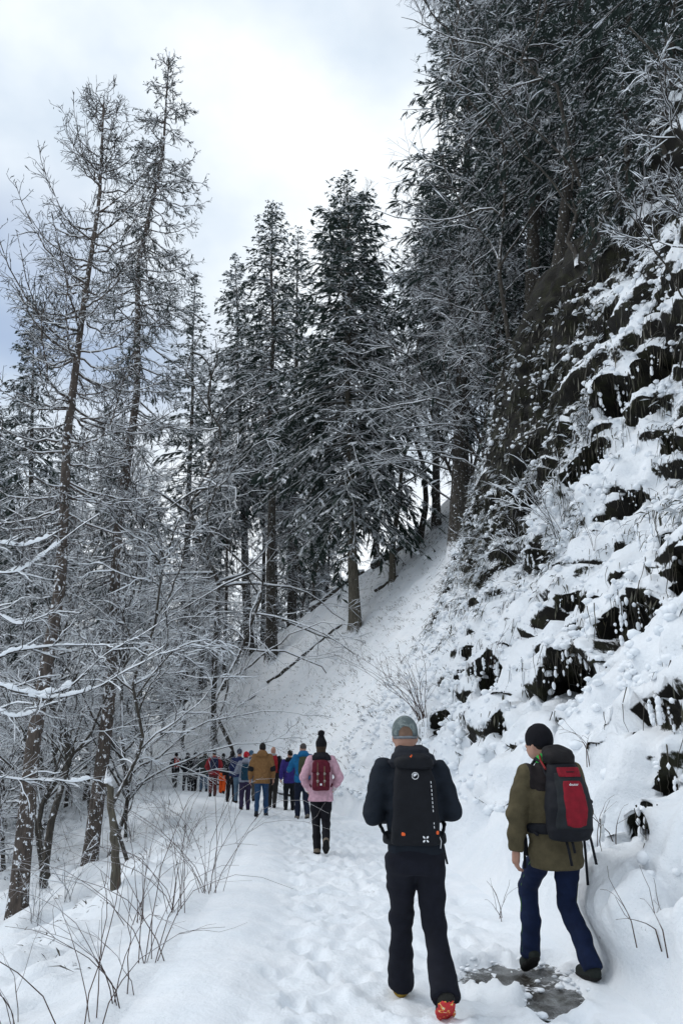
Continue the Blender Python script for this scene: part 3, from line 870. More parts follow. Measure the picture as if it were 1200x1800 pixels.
def place(px, py, Y):
    """stand something on the ground at distance Y along a sight line's compass direction"""
    p = at(px, py, Y)
    return np.array([p[0], Y, ground(p[0], Y)])
pA = place(25, 1655, 16.0)
make_tree('old_spruce', 'dying spruce with long upswept bare boughs and reddish trunk, left one of the tall pair', 'tree', old_spruce(at(165, 158, 16.0)[2] - pA[2], 5, 0.18, 'candelabra'), (pA[0], pA[1], pA[2] - 0.1), 0.3)
pB = place(158, 1545, 21.0)
make_tree('old_spruce', 'tallest dying spruce, narrow drooping crown above a straight reddish brown trunk', 'tree', old_spruce(at(265, 83, 21.0)[2] - pB[2], 8, 0.205, 'cone'), (pB[0], pB[1], pB[2] - 0.1), 1.3)
# ------------------------------------------------------------------ conifers one can tell apart
def conifer_at(base, top, Y, w, z0f, seed, label, name='spruce', ratio=None, **kw):
    p = place(base[0], base[1], Y)
    h = at(top[0], top[1], Y)[2] - p[2] + 0.15
    tx = at(top[0], top[1], Y)[0]
    kw.setdefault('r0', 0.010 * h + 0.03)
    parts = conifer(h, w, h * z0f, seed, lean=((tx - p[0]) / h, 0), name=name, **kw)
    return make_tree(name, label, 'tree', parts, (p[0], p[1], p[2] - 0.15))

conifer_at((622, 1100), (612, 303), 39, 5.4, 0.22, 11, 'broad dark spruce standing alone on the open slope, its pale trunk bare at the foot', bark=M_BARK_PALE, droop=0.52, per=12, twigs=20, snow=0.85, power=0.60, whorl=0.56, leafw=0.036)
conifer_at((476, 1185), (480, 352), 47, 5.0, 0.40, 12, 'slim spruce with long straight grey trunk, left of the broad dark spruce', droop=0.5, per=6, twigs=10, snow=0.55, power=0.7, leafw=0.058)
conifer_at((512, 1095), (522, 398), 54, 5.2, 0.30, 13, 'spruce half hidden between the slim spruce and the broad dark one', whorl=0.6, per=7, droop=0.4, snow=0.55, leafw=0.0485)
conifer_at((435, 1195), (415, 445), 52, 4.6, 0.35, 14, 'ragged spruce with thin drooping top, left of the slim straight spruce', droop=0.6, snow=0.75, leafw=0.048, power=0.75, needle=M_NEEDLE_GREY)
conifer_at((322, 1215), (345, 482), 56, 4.3, 0.25, 15, 'small topped spruce behind the bent bare tree', whorl=0.6, per=7, droop=0.35, snow=0.55, leafw=0.048)
conifer_at((60, 1350), (62, 520), 34, 2.4, 0.30, 16, 'dense snowy spruce behind the upswept dying spruce', droop=0.7, snow=0.8, power=0.6, per=7, twigs=13, leafw=0.042)
conifer_at((8, 1350), (-20, 640), 44, 3.2, 0.25, 17, 'pale yellowish spruce at the far left edge', droop=0.5, snow=0.6, needle=M_NEEDLE_GREY)
conifer_at((655, 1000), (668, 470), 56, 3.0, 0.45, 18, 'pointed spruce behind the right side of the broad dark spruce', whorl=0.6, per=7, droop=0.4, snow=0.55, leafw=0.048)

# the dark stand above the bank on the right
conifer_at((800, 850), (835, -180), 33, 4.6, 0.16, 31, 'huge dark fir at the edge of the stand, layered boughs against the sky', needle=M_NEEDLE_DARK, name='fir', droop=0.30, per=9, twigs=15, snow=0.75, power=0.55, whorl=0.62, fill=0.06, leafw=0.042)
conifer_at((765, 880), (752, 318), 41, 3.2, 0.34, 32, 'young snowy fir below the huge dark fir, next to the gap of sky', name='fir', droop=0.35, per=8, twigs=14, snow=0.55, power=0.6, leafw=0.042)
conifer_at((880, 760), (905, -260), 29, 4.2, 0.22, 33, 'dark fir with hanging snow laden boughs, second from the gap of sky', needle=M_NEEDLE_DARK, name='fir', droop=0.75, per=9, twigs=15, snow=0.75, power=0.5, whorl=0.62, fill=0.06, leafw=0.040)
conifer_at((935, 700), (975, -300), 26, 3.8, 0.25, 34, 'dark fir with grey trunk behind the top of the cliff', needle=M_NEEDLE_DARK, name='fir', droop=0.6, per=8, twigs=15, snow=0.75, power=0.5, whorl=0.62, fill=0.06, leafw=0.036)
conifer_at((985, 520), (1045, -280), 23, 3.6, 0.22, 35, 'shaded fir rising straight above the mossy cliff', needle=M_NEEDLE_DARK, name='fir', droop=0.6, per=8, twigs=15, snow=0.75, power=0.5, whorl=0.62, fill=0.06, leafw=0.042)
conifer_at((1090, 300), (1110, -300), 19, 3.2, 0.20, 36, 'fir at the brink of the mossy cliff, boughs hanging over it', needle=M_NEEDLE_DARK, name='fir', droop=0.7, per=8, twigs=15, snow=0.75, power=0.5, whorl=0.62, fill=0.06, leafw=0.038)
conifer_at((1150, 180), (1215, -330), 16.5, 3.0, 0.25, 37, 'mossy trunked fir at the upper right corner above the cliff', needle=M_NEEDLE_DARK, name='fir', droop=0.6, per=8, twigs=14, snow=0.75, power=0.5, whorl=0.66, fill=0.05, leafw=0.035)
conifer_at((910, 700), (900, 395), 27, 2.0, 0.05, 38, 'low snowy young spruce on the slope below the dark stand', droop=0.55, per=9, twigs=14, snow=0.75, power=0.75, leafw=0.045, bare_low=False)
conifer_at((985, 705), (960, 480), 22, 1.5, 0.04, 39, 'small snow laden spruce beside the black overhang of the cliff', droop=0.6, per=9, twigs=14, snow=0.8, power=0.75, leafw=0.04, bare_low=False)

conifer_at((1165, 250), (1170, 40), 14.5, 1.3, 0.03, 61, 'low dark spruce clinging to the upper edge of the cliff', needle=M_NEEDLE_DARK, droop=0.7, per=8, twigs=12, snow=0.75, power=0.7, leafw=0.030, fill=0.04, bare_low=False)
conifer_at((1100, 330), (1090, 60), 16, 1.7, 0.03, 62, 'bushy young spruce over the dark mossy part of the cliff', needle=M_NEEDLE_DARK, droop=0.8, per=8, twigs=12, snow=0.75, power=0.7, leafw=0.034, fill=0.04, bare_low=False)

# ------------------------------------------------------------------ bare trees one can tell apart
def bare_at(base, top, Y, seed, label, name='bare_tree', group=None, **kw):
    p = place(base[0], base[1], Y)
    q = at(top[0], top[1], Y)
    h = q[2] - p[2]
    parts = bare_tree(h, seed, lean=((q[0] - p[0]) / h, 0), **kw)
    return make_tree(name, label, 'tree', parts, (p[0], p[1], p[2] - 0.1), 0, group)

bare_at((385, 1195), (372, 560), 44, 41, 'bent bare beech with long snow lined limbs reaching left, between the spruces', r0=0.17, spread=0.34, limbs=22, snow=0.4, z0=0.28, up=-0.05, gravity=0.10, limb_ang=(0.8, 1.5), wob=0.5)
bare_at((415, 1190), (395, 760), 38, 42, 'small crooked bare tree with drooping white branches below the bent beech', r0=0.10, spread=0.42, limbs=16, snow=0.45, z0=0.22, up=-0.3, gravity=0.16, limb_ang=(0.9, 1.6), wob=0.8)
bare_at((688, 968), (728, 640), 40, 43, 'pale slanting birch trunk against the bright gap', bark=M_BARK_PALE, r0=0.19, spread=0.30, limbs=14, z0=0.4, wob=0.12)
bare_at((736, 905), (720, 560), 41.5, 44, 'dark upright trunk next to the pale slanting birch', r0=0.20, spread=0.35, limbs=14, z0=0.4, wob=0.15)
bare_at((905, 745), (850, 420), 27, 45, 'bare beech on the steep slope with level branches sweeping left', r0=0.13, spread=0.40, limbs=26, z0=0.10, up=-0.1, gravity=0.03, limb_ang=(0.9, 1.5), wob=0.3)
bare_at((850, 800), (815, 470), 31, 46, 'thin pinkish bare tree in front of the huge dark fir', r0=0.10, spread=0.55, limbs=26, z0=0.15, up=0.2, wob=0.3)
bare_at((1010, 420), (905, -60), 19, 47, 'bare tree leaning out over the cliff, long snow lined branches', r0=0.08, spread=0.42, limbs=16, z0=0.15, up=0.1, limb_ang=(0.5, 1.2), wob=0.3)
bare_at((900, 500), (760, -70), 24, 49, 'bare tree whose thin twigs reach into the sky at the top', r0=0.09, spread=0.45, limbs=22, z0=0.15, up=0.1, limb_ang=(0.5, 1.1), wob=0.3)

bare_at((1225, 400), (1120, 120), 11.5, 48, 'crooked bare tree with snow laden twigs leaning over the upper cliff', r0=0.035, spread=0.26, limbs=16, z0=0.25, up=0.2, limb_ang=(0.5, 1.1), wob=0.5, lump=0.5, snow=0.7)

# left wood
bare_at((92, 1480), (112, 880), 19, 51, 'slender dark trunk with crooked snowy branches between the two dying spruces', r0=0.10, spread=0.20, limbs=12, z0=0.3, up=0.1, wob=0.18, limb_ang=(0.6, 1.3))
bare_at((228, 1395), (290, 900), 17.5, 52, 'young bare tree with white forked branches to the right of the dying spruces', r0=0.045, spread=0.36, limbs=14, z0=0.2, up=0.25, wob=0.3, lump=0.6, snow=0.6)

def near_sapling():
    rs = np.random.RandomState(54)
    Y0 = 9.0
    b0 = at(-95, 1560, Y0); b0 = np.array([b0[0], Y0, ground(b0[0], Y0)])
    wood = MB(); tw = MB(); sn = MB()
    tp = [b0 + [0, 0, -0.2], at(-90, 1400, Y0), at(-70, 1260, Y0), at(-75, 1120, Y0), at(-60, 1000, Y0 + 0.1), at(-50, 900, Y0 + 0.2)]
    wood.tube(tp, [0.05, 0.045, 0.040, 0.034, 0.028, 0.02], 8)
    polys = [([(-72, 1225), (0, 1200), (17, 1214), (57, 1221), (93, 1221), (127, 1207), (147, 1186), (170, 1163), (198, 1141), (238, 1126), (292, 1087)], 0.016, (0.10, 0.52), 1.0),
             [[(37, 1222), (75, 1228), (113, 1226), (170, 1211), (215, 1183), (250, 1166), (283, 1149)], 0.009, (0.1, 0.5), 0.6],
             ([(-74, 1150), (0, 1158), (17, 1146), (51, 1141), (85, 1137), (119, 1134), (176, 1135), (227, 1132)], 0.013, (0.22, 0.5), 0.8),
             ([(-60, 1000), (0, 1009), (34, 1006), (57, 991), (105, 954), (142, 925), (176, 903)], 0.012, (0.3, 0.7), 0.7),
             ([(-60, 1040), (-10, 1075), (30, 1100), (60, 1090), (100, 1075), (140, 1078)], 0.010, (0.3, 0.6), 0.6),
             ([(-74, 1160), (-20, 1240), (20, 1262), (50, 1258), (80, 1240), (110, 1232)], 0.010, (0.3, 0.7), 0.6),
             ([(-60, 950), (0, 955), (40, 962), (80, 948), (110, 930)], 0.010, (0.2, 0.8), 0.6),
             ([(-80, 1370), (0, 1366), (40, 1372), (90, 1370), (130, 1376), (165, 1368)], 0.006, (0.8, 0.99), 0.5)]
    for k, (pl, r, span, big) in enumerate(polys):
        Yk = Y0 + rs.uniform(-0.5, 0.4)
        pts = np.array([at(px, py, Y0 + (Yk - Y0) * (i / len(pl))) for i, (px, py) in enumerate(pl)])
        tt = np.linspace(0, len(pts) - 1, 40); P = np.stack([np.interp(tt, np.arange(len(pts)), pts[:, a]) for a in range(3)], -1)
        ker = np.ones(5) / 5
        for a in range(3): P[2:-2, a] = np.convolve(P[:, a], ker, 'valid')
        R = np.linspace(r, 0.004, 40)
        wood.tube(P, R, 6)
        n2 = grow(P[None], 14, rs, 0.22, (0.4, 1.1), n=6, t0=0.15, up=0.1, wiggle=0.22)
        R2 = radii(n2, 0.006, 0.003); tw.tubes(n2, R2, 4); snow_on(sn, n2, R2, rs, 0.7, 0.9, 0.5)
        n3 = grow(n2, 4, rs, 0.5, (0.4, 1.1), n=3, t0=0.2, wiggle=0.2); tw.tubes(n3, radii(n3, 0.004, 0.0025), 3)
        # thick uneven snow on part of the branch, thin elsewhere
        a, b = int(span[0] * 39), int(span[1] * 39)
        C = P[a:b]; m = len(C)
        s_ = 0.020 + 0.022 * big * (0.5 + 0.5 * np.sin(np.arange(m) * 1.7 + k)) * rs.uniform(0.6, 1.2, m)
        sub = np.linspace(0, m - 1, m * 2); C2 = np.stack([np.interp(sub, np.arange(m), C[:, q]) for q in range(3)], -1); s2 = np.interp(sub, np.arange(m), s_)
        blob_mesh(sn, C2 + np.stack([0 * s2, 0 * s2, s2 * 0.85], -1), np.stack([s2 * 1.1, s2 * 0.8, s2], -1), k, 1)
        snow_on(sn, P[None], R[None], rs, 1.0, 1.0, 0.5)
    t = thing('bare_sapling', 'nearest bare sapling, thick snow along its level branch reaching in from the side', 'tree', tuple(b0))
    for nm, m_, mt in (('trunk', wood, M_TWIG_DARK), ('twigs', tw, M_TWIG_DARK), ('snow', sn, M_SNOW)):
        m_.v = [v - b0 for v in m_.v]
        o_ = m_.build(nm, mt, t, True)
        if nm == 'snow': o_['kind'] = 'stuff'
near_sapling()


# ------------------------------------------------------------------ the wood behind: copies of a few kinds
KINDS = {}
def kind(key, name, label, parts, group):
    KINDS[key] = [name, label, parts, group, None]
G_SPR = 'snow dusted spruces deep in the wood'
G_BARE = 'snow covered bare trees deep in the wood'
kind('s1', 'spruce', 'snow dusted spruce in the dense wood behind the bend of the path', conifer(23, 3.0, 5.5, 101, droop=0.5, snow=0.55, leafw=0.048, twigs=10), G_SPR)
kind('s2', 'spruce', 'snow dusted spruce in the dense wood behind the bend of the path', conifer(26, 3.3, 9.0, 102, droop=0.4, snow=0.75, leafw=0.0485, twigs=10, needle=M_NEEDLE_GREY), G_SPR)
kind('s3', 'spruce', 'snow dusted spruce in the dense wood behind the bend of the path', conifer(18, 2.6, 2.5, 103, droop=0.6, snow=0.65, leafw=0.048, twigs=10), G_SPR)
kind('t1', 'spruce', 'snow dusted spruce in the dense wood behind the bend of the path', conifer(25, 2.8, 13.0, 104, droop=0.5, snow=0.5, leafw=0.05, twigs=10, r0=0.19), G_SPR)
for i, (h, sp, up, gr) in enumerate([(13, 0.45, 0.2, 0.0), (11, 0.5, 0.0, 0.06), (15, 0.4, 0.25, 0.0), (9, 0.6, -0.1, 0.1)]):
    kind('b%d' % i, 'bare_tree', 'snow covered bare tree in the tangle of the dense wood', bare_tree(h, 120 + i, r0=0.10, spread=sp, limbs=22, up=up, gravity=gr, z0=0.15, wob=0.35, sub=(7, 6, 3), twig_r=0.009, snow=0.55), G_BARE)

rsf = np.random.RandomState(77)
def put(key, x, y, scale, tilt=0.04):
    k = KINDS[key]
    loc = on_ground(x, y)
    rz = rsf.rand() * 6.28
    if k[4] is None:
        k[4] = make_tree(k[0], k[1], 'tree', k[2], loc, rz, k[3], scale)
    else:
        dup(k[4], loc, rz, scale, tilt=(rsf.uniform(-tilt, tilt), rsf.uniform(-tilt, tilt)))

taken = []
def scatter(n, xr, yr, keys, smin, smax, gap, ok=lambda x, y: True):
    c = tries = 0
    while c < n and tries < n * 60:
        tries += 1
        y = rsf.uniform(*yr); x = rsf.uniform(*xr)
        if callable(ok) and not ok(x, y): continue
        if any((x - a) ** 2 + (y - b) ** 2 < gap * gap for a, b in taken): continue
        taken.append((x, y)); c += 1
        put(keys[rsf.randint(len(keys))], x, y, rsf.uniform(smin, smax))
def px_of(x, y, z):
    v = np.array([x, y, z]) - EYE
    f = v[1] * math.cos(PITCH) + v[2] * math.sin(PITCH); u_ = -v[1] * math.sin(PITCH) + v[2] * math.cos(PITCH)
    return 600 + FPX * v[0] / f
infr = lambda x, y: -120 < px_of(x, y, 0) < 700
# undergrowth and trees left of the path, falling towards the stream
scatter(11, (-16, -4), (20, 40), ['b0', 'b1', 'b3'], 0.45, 0.85, 1.3, lambda x, y: infr(x, y) and x < path_l(y) - 2.2 and x < -0.20 * y)
scatter(14, (-34, -8), (34, 62), ['b0', 'b1', 'b2', 'b3'], 0.8, 1.25, 1.7, lambda x, y: infr(x, y) and x < path_l(y) - 1.5)
scatter(18, (-40, -9), (38, 70), ['s1', 's3', 's3'], 0.7, 0.95, 3.0, lambda x, y: infr(x, y) and x < path_l(y) - 2)
scatter(12, (-30, -6), (38, 64), ['t1', 't1', 's3'], 0.8, 1.05, 2.0, lambda x, y: infr(x, y) and x < path_l(y) - 1.5)
scatter(9, (-20, -2), (47, 62), ['t1'], 0.8, 1.05, 1.8, lambda x, y: x > path_r(y) + 1.0 and px_of(x, y, 3) < 560)
# beyond the bend, on and behind the slope
scatter(9, (-16, -1), (47, 64), ['b0', 'b1', 'b2'], 0.8, 1.2, 1.6, lambda x, y: x > path_r(y) + 1.2 and px_of(x, y, 3) < 560)
scatter(16, (-22, 4), (54, 82), ['s1', 's2', 's3'], 0.75, 1.0, 2.6, lambda x, y: x > path_r(y) + 1.5 and px_of(x, y, 3) < 585)
scatter(14, (-45, 6), (70, 105), ['s1', 's2', 's3', 'b2'], 0.8, 1.0, 3.0, lambda x, y: -60 < px_of(x, y, 3) < 600)
# among the dark stand
scatter(8, (4, 16), (30, 44), ['b0', 'b2'], 0.7, 1.1, 2.0, lambda x, y: px_of(x, y, 12) > 760)
scatter(8, (8, 22), (28, 48), ['s1', 's2'], 0.9, 1.1, 2.5, lambda x, y: px_of(x, y, 14) > 800)
# ------------------------------------------------------------------ people: bodies and clothes grown as smooth closed surfaces
class SDF:
    def __init__(s, lo, hi, h):
        s.lo = np.array(lo, float); s.h = h
        s.n = np.ceil((np.array(hi, float) - s.lo) / h).astype(int) + 1
        s.ax = [s.lo[i] + h * np.arange(s.n[i]) for i in range(3)]
        s.F = np.full(tuple(s.n), 0.25, np.float32)
    def copy(s):
        c = SDF.__new__(SDF); c.lo, c.h, c.n, c.ax = s.lo, s.h, s.n, s.ax; c.F = s.F.copy(); return c
    def box(s, lo, hi, m=0.10):
        sl = []
        for i in range(3):
            a = int(max(0, math.floor((lo[i] - m - s.lo[i]) / s.h))); b = int(min(s.n[i], math.ceil((hi[i] + m - s.lo[i]) / s.h) + 1))
            sl.append(slice(a, max(a, b)))
        sl = tuple(sl)
        g = np.meshgrid(*[s.ax[i][sl[i]] for i in range(3)], indexing='ij', sparse=True)
        return sl, g
    def u(s, d, sl, k):
        a = s.F[sl]
        if k > 0:
            h = np.clip(0.5 + 0.5 * (a - d) / k, 0, 1)
            s.F[sl] = a * (1 - h) + d * h - k * h * (1 - h)
        else:
            s.F[sl] = np.minimum(a, d)
        return s
    def cone(s, a, b, ra, rb, k=0.02):
        a = np.array(a, float); b = np.array(b, float); r = max(ra, rb)
        sl, (X, Y, Z) = s.box(np.minimum(a, b) - r, np.maximum(a, b) + r)
        ab = b - a; L = max(ab @ ab, 1e-9)
        t = np.clip(((X - a[0]) * ab[0] + (Y - a[1]) * ab[1] + (Z - a[2]) * ab[2]) / L, 0, 1)
        d = np.sqrt((X - a[0] - ab[0] * t) ** 2 + (Y - a[1] - ab[1] * t) ** 2 + (Z - a[2] - ab[2] * t) ** 2) - (ra + (rb - ra) * t)
        return s.u(d, sl, k)
    def chain(s, pts, rad, k=0.02):
        for i in range(len(pts) - 1): s.cone(pts[i], pts[i + 1], rad[i], rad[i + 1], k)
        return s
    def ell(s, c, r, k=0.02, yaw=0.0, pitch=0.0, pw=2.0):
        c = np.array(c, float); r = np.array(r, float); R = r.max()
        sl, (X, Y, Z) = s.box(c - R, c + R)
        x, y, z = X - c[0], Y - c[1], Z - c[2]
        if yaw: x, y = x * math.cos(yaw) + y * math.sin(yaw), -x * math.sin(yaw) + y * math.cos(yaw)
        if pitch: y, z = y * math.cos(pitch) + z * math.sin(pitch), -y * math.sin(pitch) + z * math.cos(pitch)
        q = (np.abs(x / r[0]) ** pw + np.abs(y / r[1]) ** pw + np.abs(z / r[2]) ** pw) ** (1 / pw)
        return s.u((q - 1) * r.min(), sl, k)
    def loft(s, knots, k=0.03, pw=2.3, yaw=0.0):
        """knots (z, cx, cy, rx, ry): a stack of ellipses"""
        q = np.array(knots, float)
        if q[0, 0] > q[-1, 0]: q = q[::-1]
        lo = (min(q[:, 1] - q[:, 3]), min(q[:, 2] - q[:, 4]), q[0, 0]); hi = (max(q[:, 1] + q[:, 3]), max(q[:, 2] + q[:, 4]), q[-1, 0])
        sl, (X, Y, Z) = s.box(lo, hi)
        zz = Z.ravel()
        f = [np.interp(zz, q[:, 0], q[:, i]).reshape(Z.shape) for i in (1, 2, 3, 4)]
        x, y = X - f[0], Y - f[1]
        if yaw: x, y = x * math.cos(yaw) + y * math.sin(yaw), -x * math.sin(yaw) + y * math.cos(yaw)
        d = ((np.abs(x / f[2]) ** pw + np.abs(y / f[3]) ** pw) ** (1 / pw) - 1) * np.minimum(f[2], f[3])
        e = np.maximum(Z - q[-1, 0], q[0, 0] - Z)
        rr = 0.02
        d = np.minimum(np.maximum(d + rr, e + rr), 0) + np.sqrt(np.maximum(d + rr, 0) ** 2 + np.maximum(e + rr, 0) ** 2) - rr
        return s.u(d, sl, k)
    def slab(s, c, r, rr=0.02, k=0.02, yaw=0.0, pitch=0.0):
        """rounded box"""
        c = np.array(c, float); r = np.array(r, float); R = np.full(3, np.linalg.norm(r))
        sl, (X, Y, Z) = s.box(c - R, c + R)
        x, y, z = X - c[0], Y - c[1], Z - c[2]
        if yaw: x, y = x * math.cos(yaw) + y * math.sin(yaw), -x * math.sin(yaw) + y * math.cos(yaw)
        if pitch: y, z = y * math.cos(pitch) + z * math.sin(pitch), -y * math.sin(pitch) + z * math.cos(pitch)
        dx, dy, dz = np.abs(x) - r[0] + rr, np.abs(y) - r[1] + rr, np.abs(z) - r[2] + rr
        d = np.sqrt(np.maximum(dx, 0) ** 2 + np.maximum(dy, 0) ** 2 + np.maximum(dz, 0) ** 2) + np.minimum(np.maximum(np.maximum(dx, dy), dz), 0) - rr
        return s.u(d, sl, k)
    def grid(s): return np.meshgrid(*s.ax, indexing='ij', sparse=True)
    def clip(s, fn):
        X, Y, Z = s.grid(); s.F = np.maximum(s.F, fn(X, Y, Z)); return s
    def off(s, r): s.F = s.F - r; return s
    def wrinkle(s, amp, f=(9, 9, 16), seed=1):
        near_ = np.abs(s.F) < 0.05
        i = np.nonzero(near_)
        x, y, z = s.ax[0][i[0]], s.ax[1][i[1]], s.ax[2][i[2]]
        w = vnoise(x * f[0], y * f[1], z * f[2] + 0.5 * x * f[0], seed) + 0.5 * vnoise(x * f[0] * 2.1, y * f[1] * 2.1, z * f[2] * 2.3, seed + 3)
        s.F[i] += (amp * w).astype(np.float32)
        return s
    def mesh(s):
        """surface nets"""
        F = s.F.copy()
        for a in range(3):
            sl = [slice(None)] * 3; sl[a] = [0, -1]; F[tuple(sl)] = np.maximum(F[tuple(sl)], 0.01)
        ins = F < 0
        n = np.array(F.shape)
        cnt = np.zeros(n - 1, np.int8); 
        for a in (0, 1):
            for b in (0, 1):
                for c in (0, 1):
                    cnt += ins[a:n[0] - 1 + a, b:n[1] - 1 + b, c:n[2] - 1 + c]
        act = (cnt > 0) & (cnt < 8)
        I = np.stack(np.nonzero(act), -1)
        vid = np.full(n - 1, -1, np.int64); vid[act] = np.arange(len(I))
        acc = np.zeros((len(I), 3)); k = np.zeros(len(I))
        cor = [(a, b, c) for a in (0, 1) for b in (0, 1) for c in (0, 1)]
        for p in cor:
            for ax in range(3):
                if p[ax]: continue
                q = list(p); q[ax] = 1
                fa = F[I[:, 0] + p[0], I[:, 1] + p[1], I[:, 2] + p[2]]; fb = F[I[:, 0] + q[0], I[:, 1] + q[1], I[:, 2] + q[2]]
                m = (fa < 0) != (fb < 0)
                t = np.where(m, fa / np.where(m, fa - fb, 1), 0)
                pt = np.array(p, float)[None] + np.eye(3)[ax][None] * t[:, None]
                acc[m] += pt[m]; k[m] += 1
        V = s.lo + (I + acc / k[:, None]) * s.h
        Q = []
        for ax in range(3):
            o1, o2 = (ax + 1) % 3, (ax + 2) % 3
            sa = [slice(1, n[i] - 1) for i in range(3)]; sa[ax] = slice(0, n[ax] - 1)
            sb = list(sa); sb[ax] = slice(1, n[ax])
            A, B = ins[tuple(sa)], ins[tuple(sb)]
            for flip, m in ((False, A & ~B), (True, ~A & B)):
                idx = np.stack(np.nonzero(m), -1)
                if len(idx) == 0: continue
                for i in range(3):
                    if i != ax: idx[:, i] += 1
                def g(d1, d2):
                    j = idx.copy(); j[:, o1] -= d1; j[:, o2] -= d2
                    return vid[j[:, 0], j[:, 1], j[:, 2]]
                q = np.stack([g(1, 1), g(0, 1), g(0, 0), g(1, 0)], -1)
                Q.append(q[:, ::-1] if flip else q)
        if not Q: print('EMPTY SURFACE'); return np.zeros((0, 3)), np.zeros((0, 4), int)
        Q = np.concatenate(Q)
        return V, Q
    def obj(s, name, mat, parent, kind=None):
        V, Q = s.mesh()
        if len(Q) == 0: print('empty', name)
        mb = MB(); mb.add(V, Q)
        return mb.build(name, mat, parent, smooth=True)

_fab = {}
def fabric(rgb, rough=0.85, var=0.25, scale=18.0, bumpy=0.25, spec=0.2):
    key = (rgb, rough, var, scale)
    if key in _fab: return _fab[key]
    m, nt, b = mat_new('cloth')
    n = nz(nt, scale, 5, 0.65)
    lo = tuple(max(0.0, c * (1 - var)) for c in rgb); hi = tuple(min(1.0, c * (1 + var)) for c in rgb)
    nt.links.new(ramp(nt, n.outputs['Fac'], [(0.3, lo), (0.7, hi)]).outputs[0], b.inputs['Base Color'])
    b.inputs['Roughness'].default_value = rough; b.inputs['Specular IOR Level'].default_value = spec
    n2 = nz(nt, 60, 3, 0.6); bump(nt, b, n2.outputs['Fac'], bumpy, 0.004)
    _fab[key] = m
    return m
def skin_mat():
    m, nt, b = mat_new('skin')
    n = nz(nt, 14, 4)
    nt.links.new(ramp(nt, n.outputs['Fac'], [(0.3, (0.36, 0.19, 0.13)), (0.7, (0.46, 0.26, 0.19))]).outputs[0], b.inputs['Base Color'])
    b.inputs['Roughness'].default_value = 0.55
    b.inputs['Subsurface Weight'].default_value = 0.05
    return m
M_SKIN = skin_mat()
BLACK = (0.006, 0.007, 0.010)
M_BLACK = fabric(BLACK); M_EYE = fabric((0.02, 0.015, 0.012), 0.2, 0.1, 40, 0.0, 0.5); M_LIP = fabric((0.30, 0.10, 0.09), 0.5, 0.1)
M_SOLE = fabric((0.012, 0.012, 0.012)); M_WHITE = fabric((0.75, 0.76, 0.78), 0.7, 0.05); M_ORANGE = fabric((0.75, 0.12, 0.03), 0.6, 0.1)

def ik(hip, ank, l1=0.435, l2=0.43, fwd=(0, 1, 0)):
    hip = np.array(hip, float); ank = np.array(ank, float)
    d = ank - hip; L = np.linalg.norm(d); Lc = min(L, (l1 + l2) * 0.999)
    a = (l1 * l1 - l2 * l2 + Lc * Lc) / (2 * Lc); hgt = math.sqrt(max(l1 * l1 - a * a, 0))
    u_ = d / L; f = np.array(fwd, float); f = f - u_ * (f @ u_); f /= np.linalg.norm(f)
    return hip + u_ * a * (L / Lc) + f * hgt

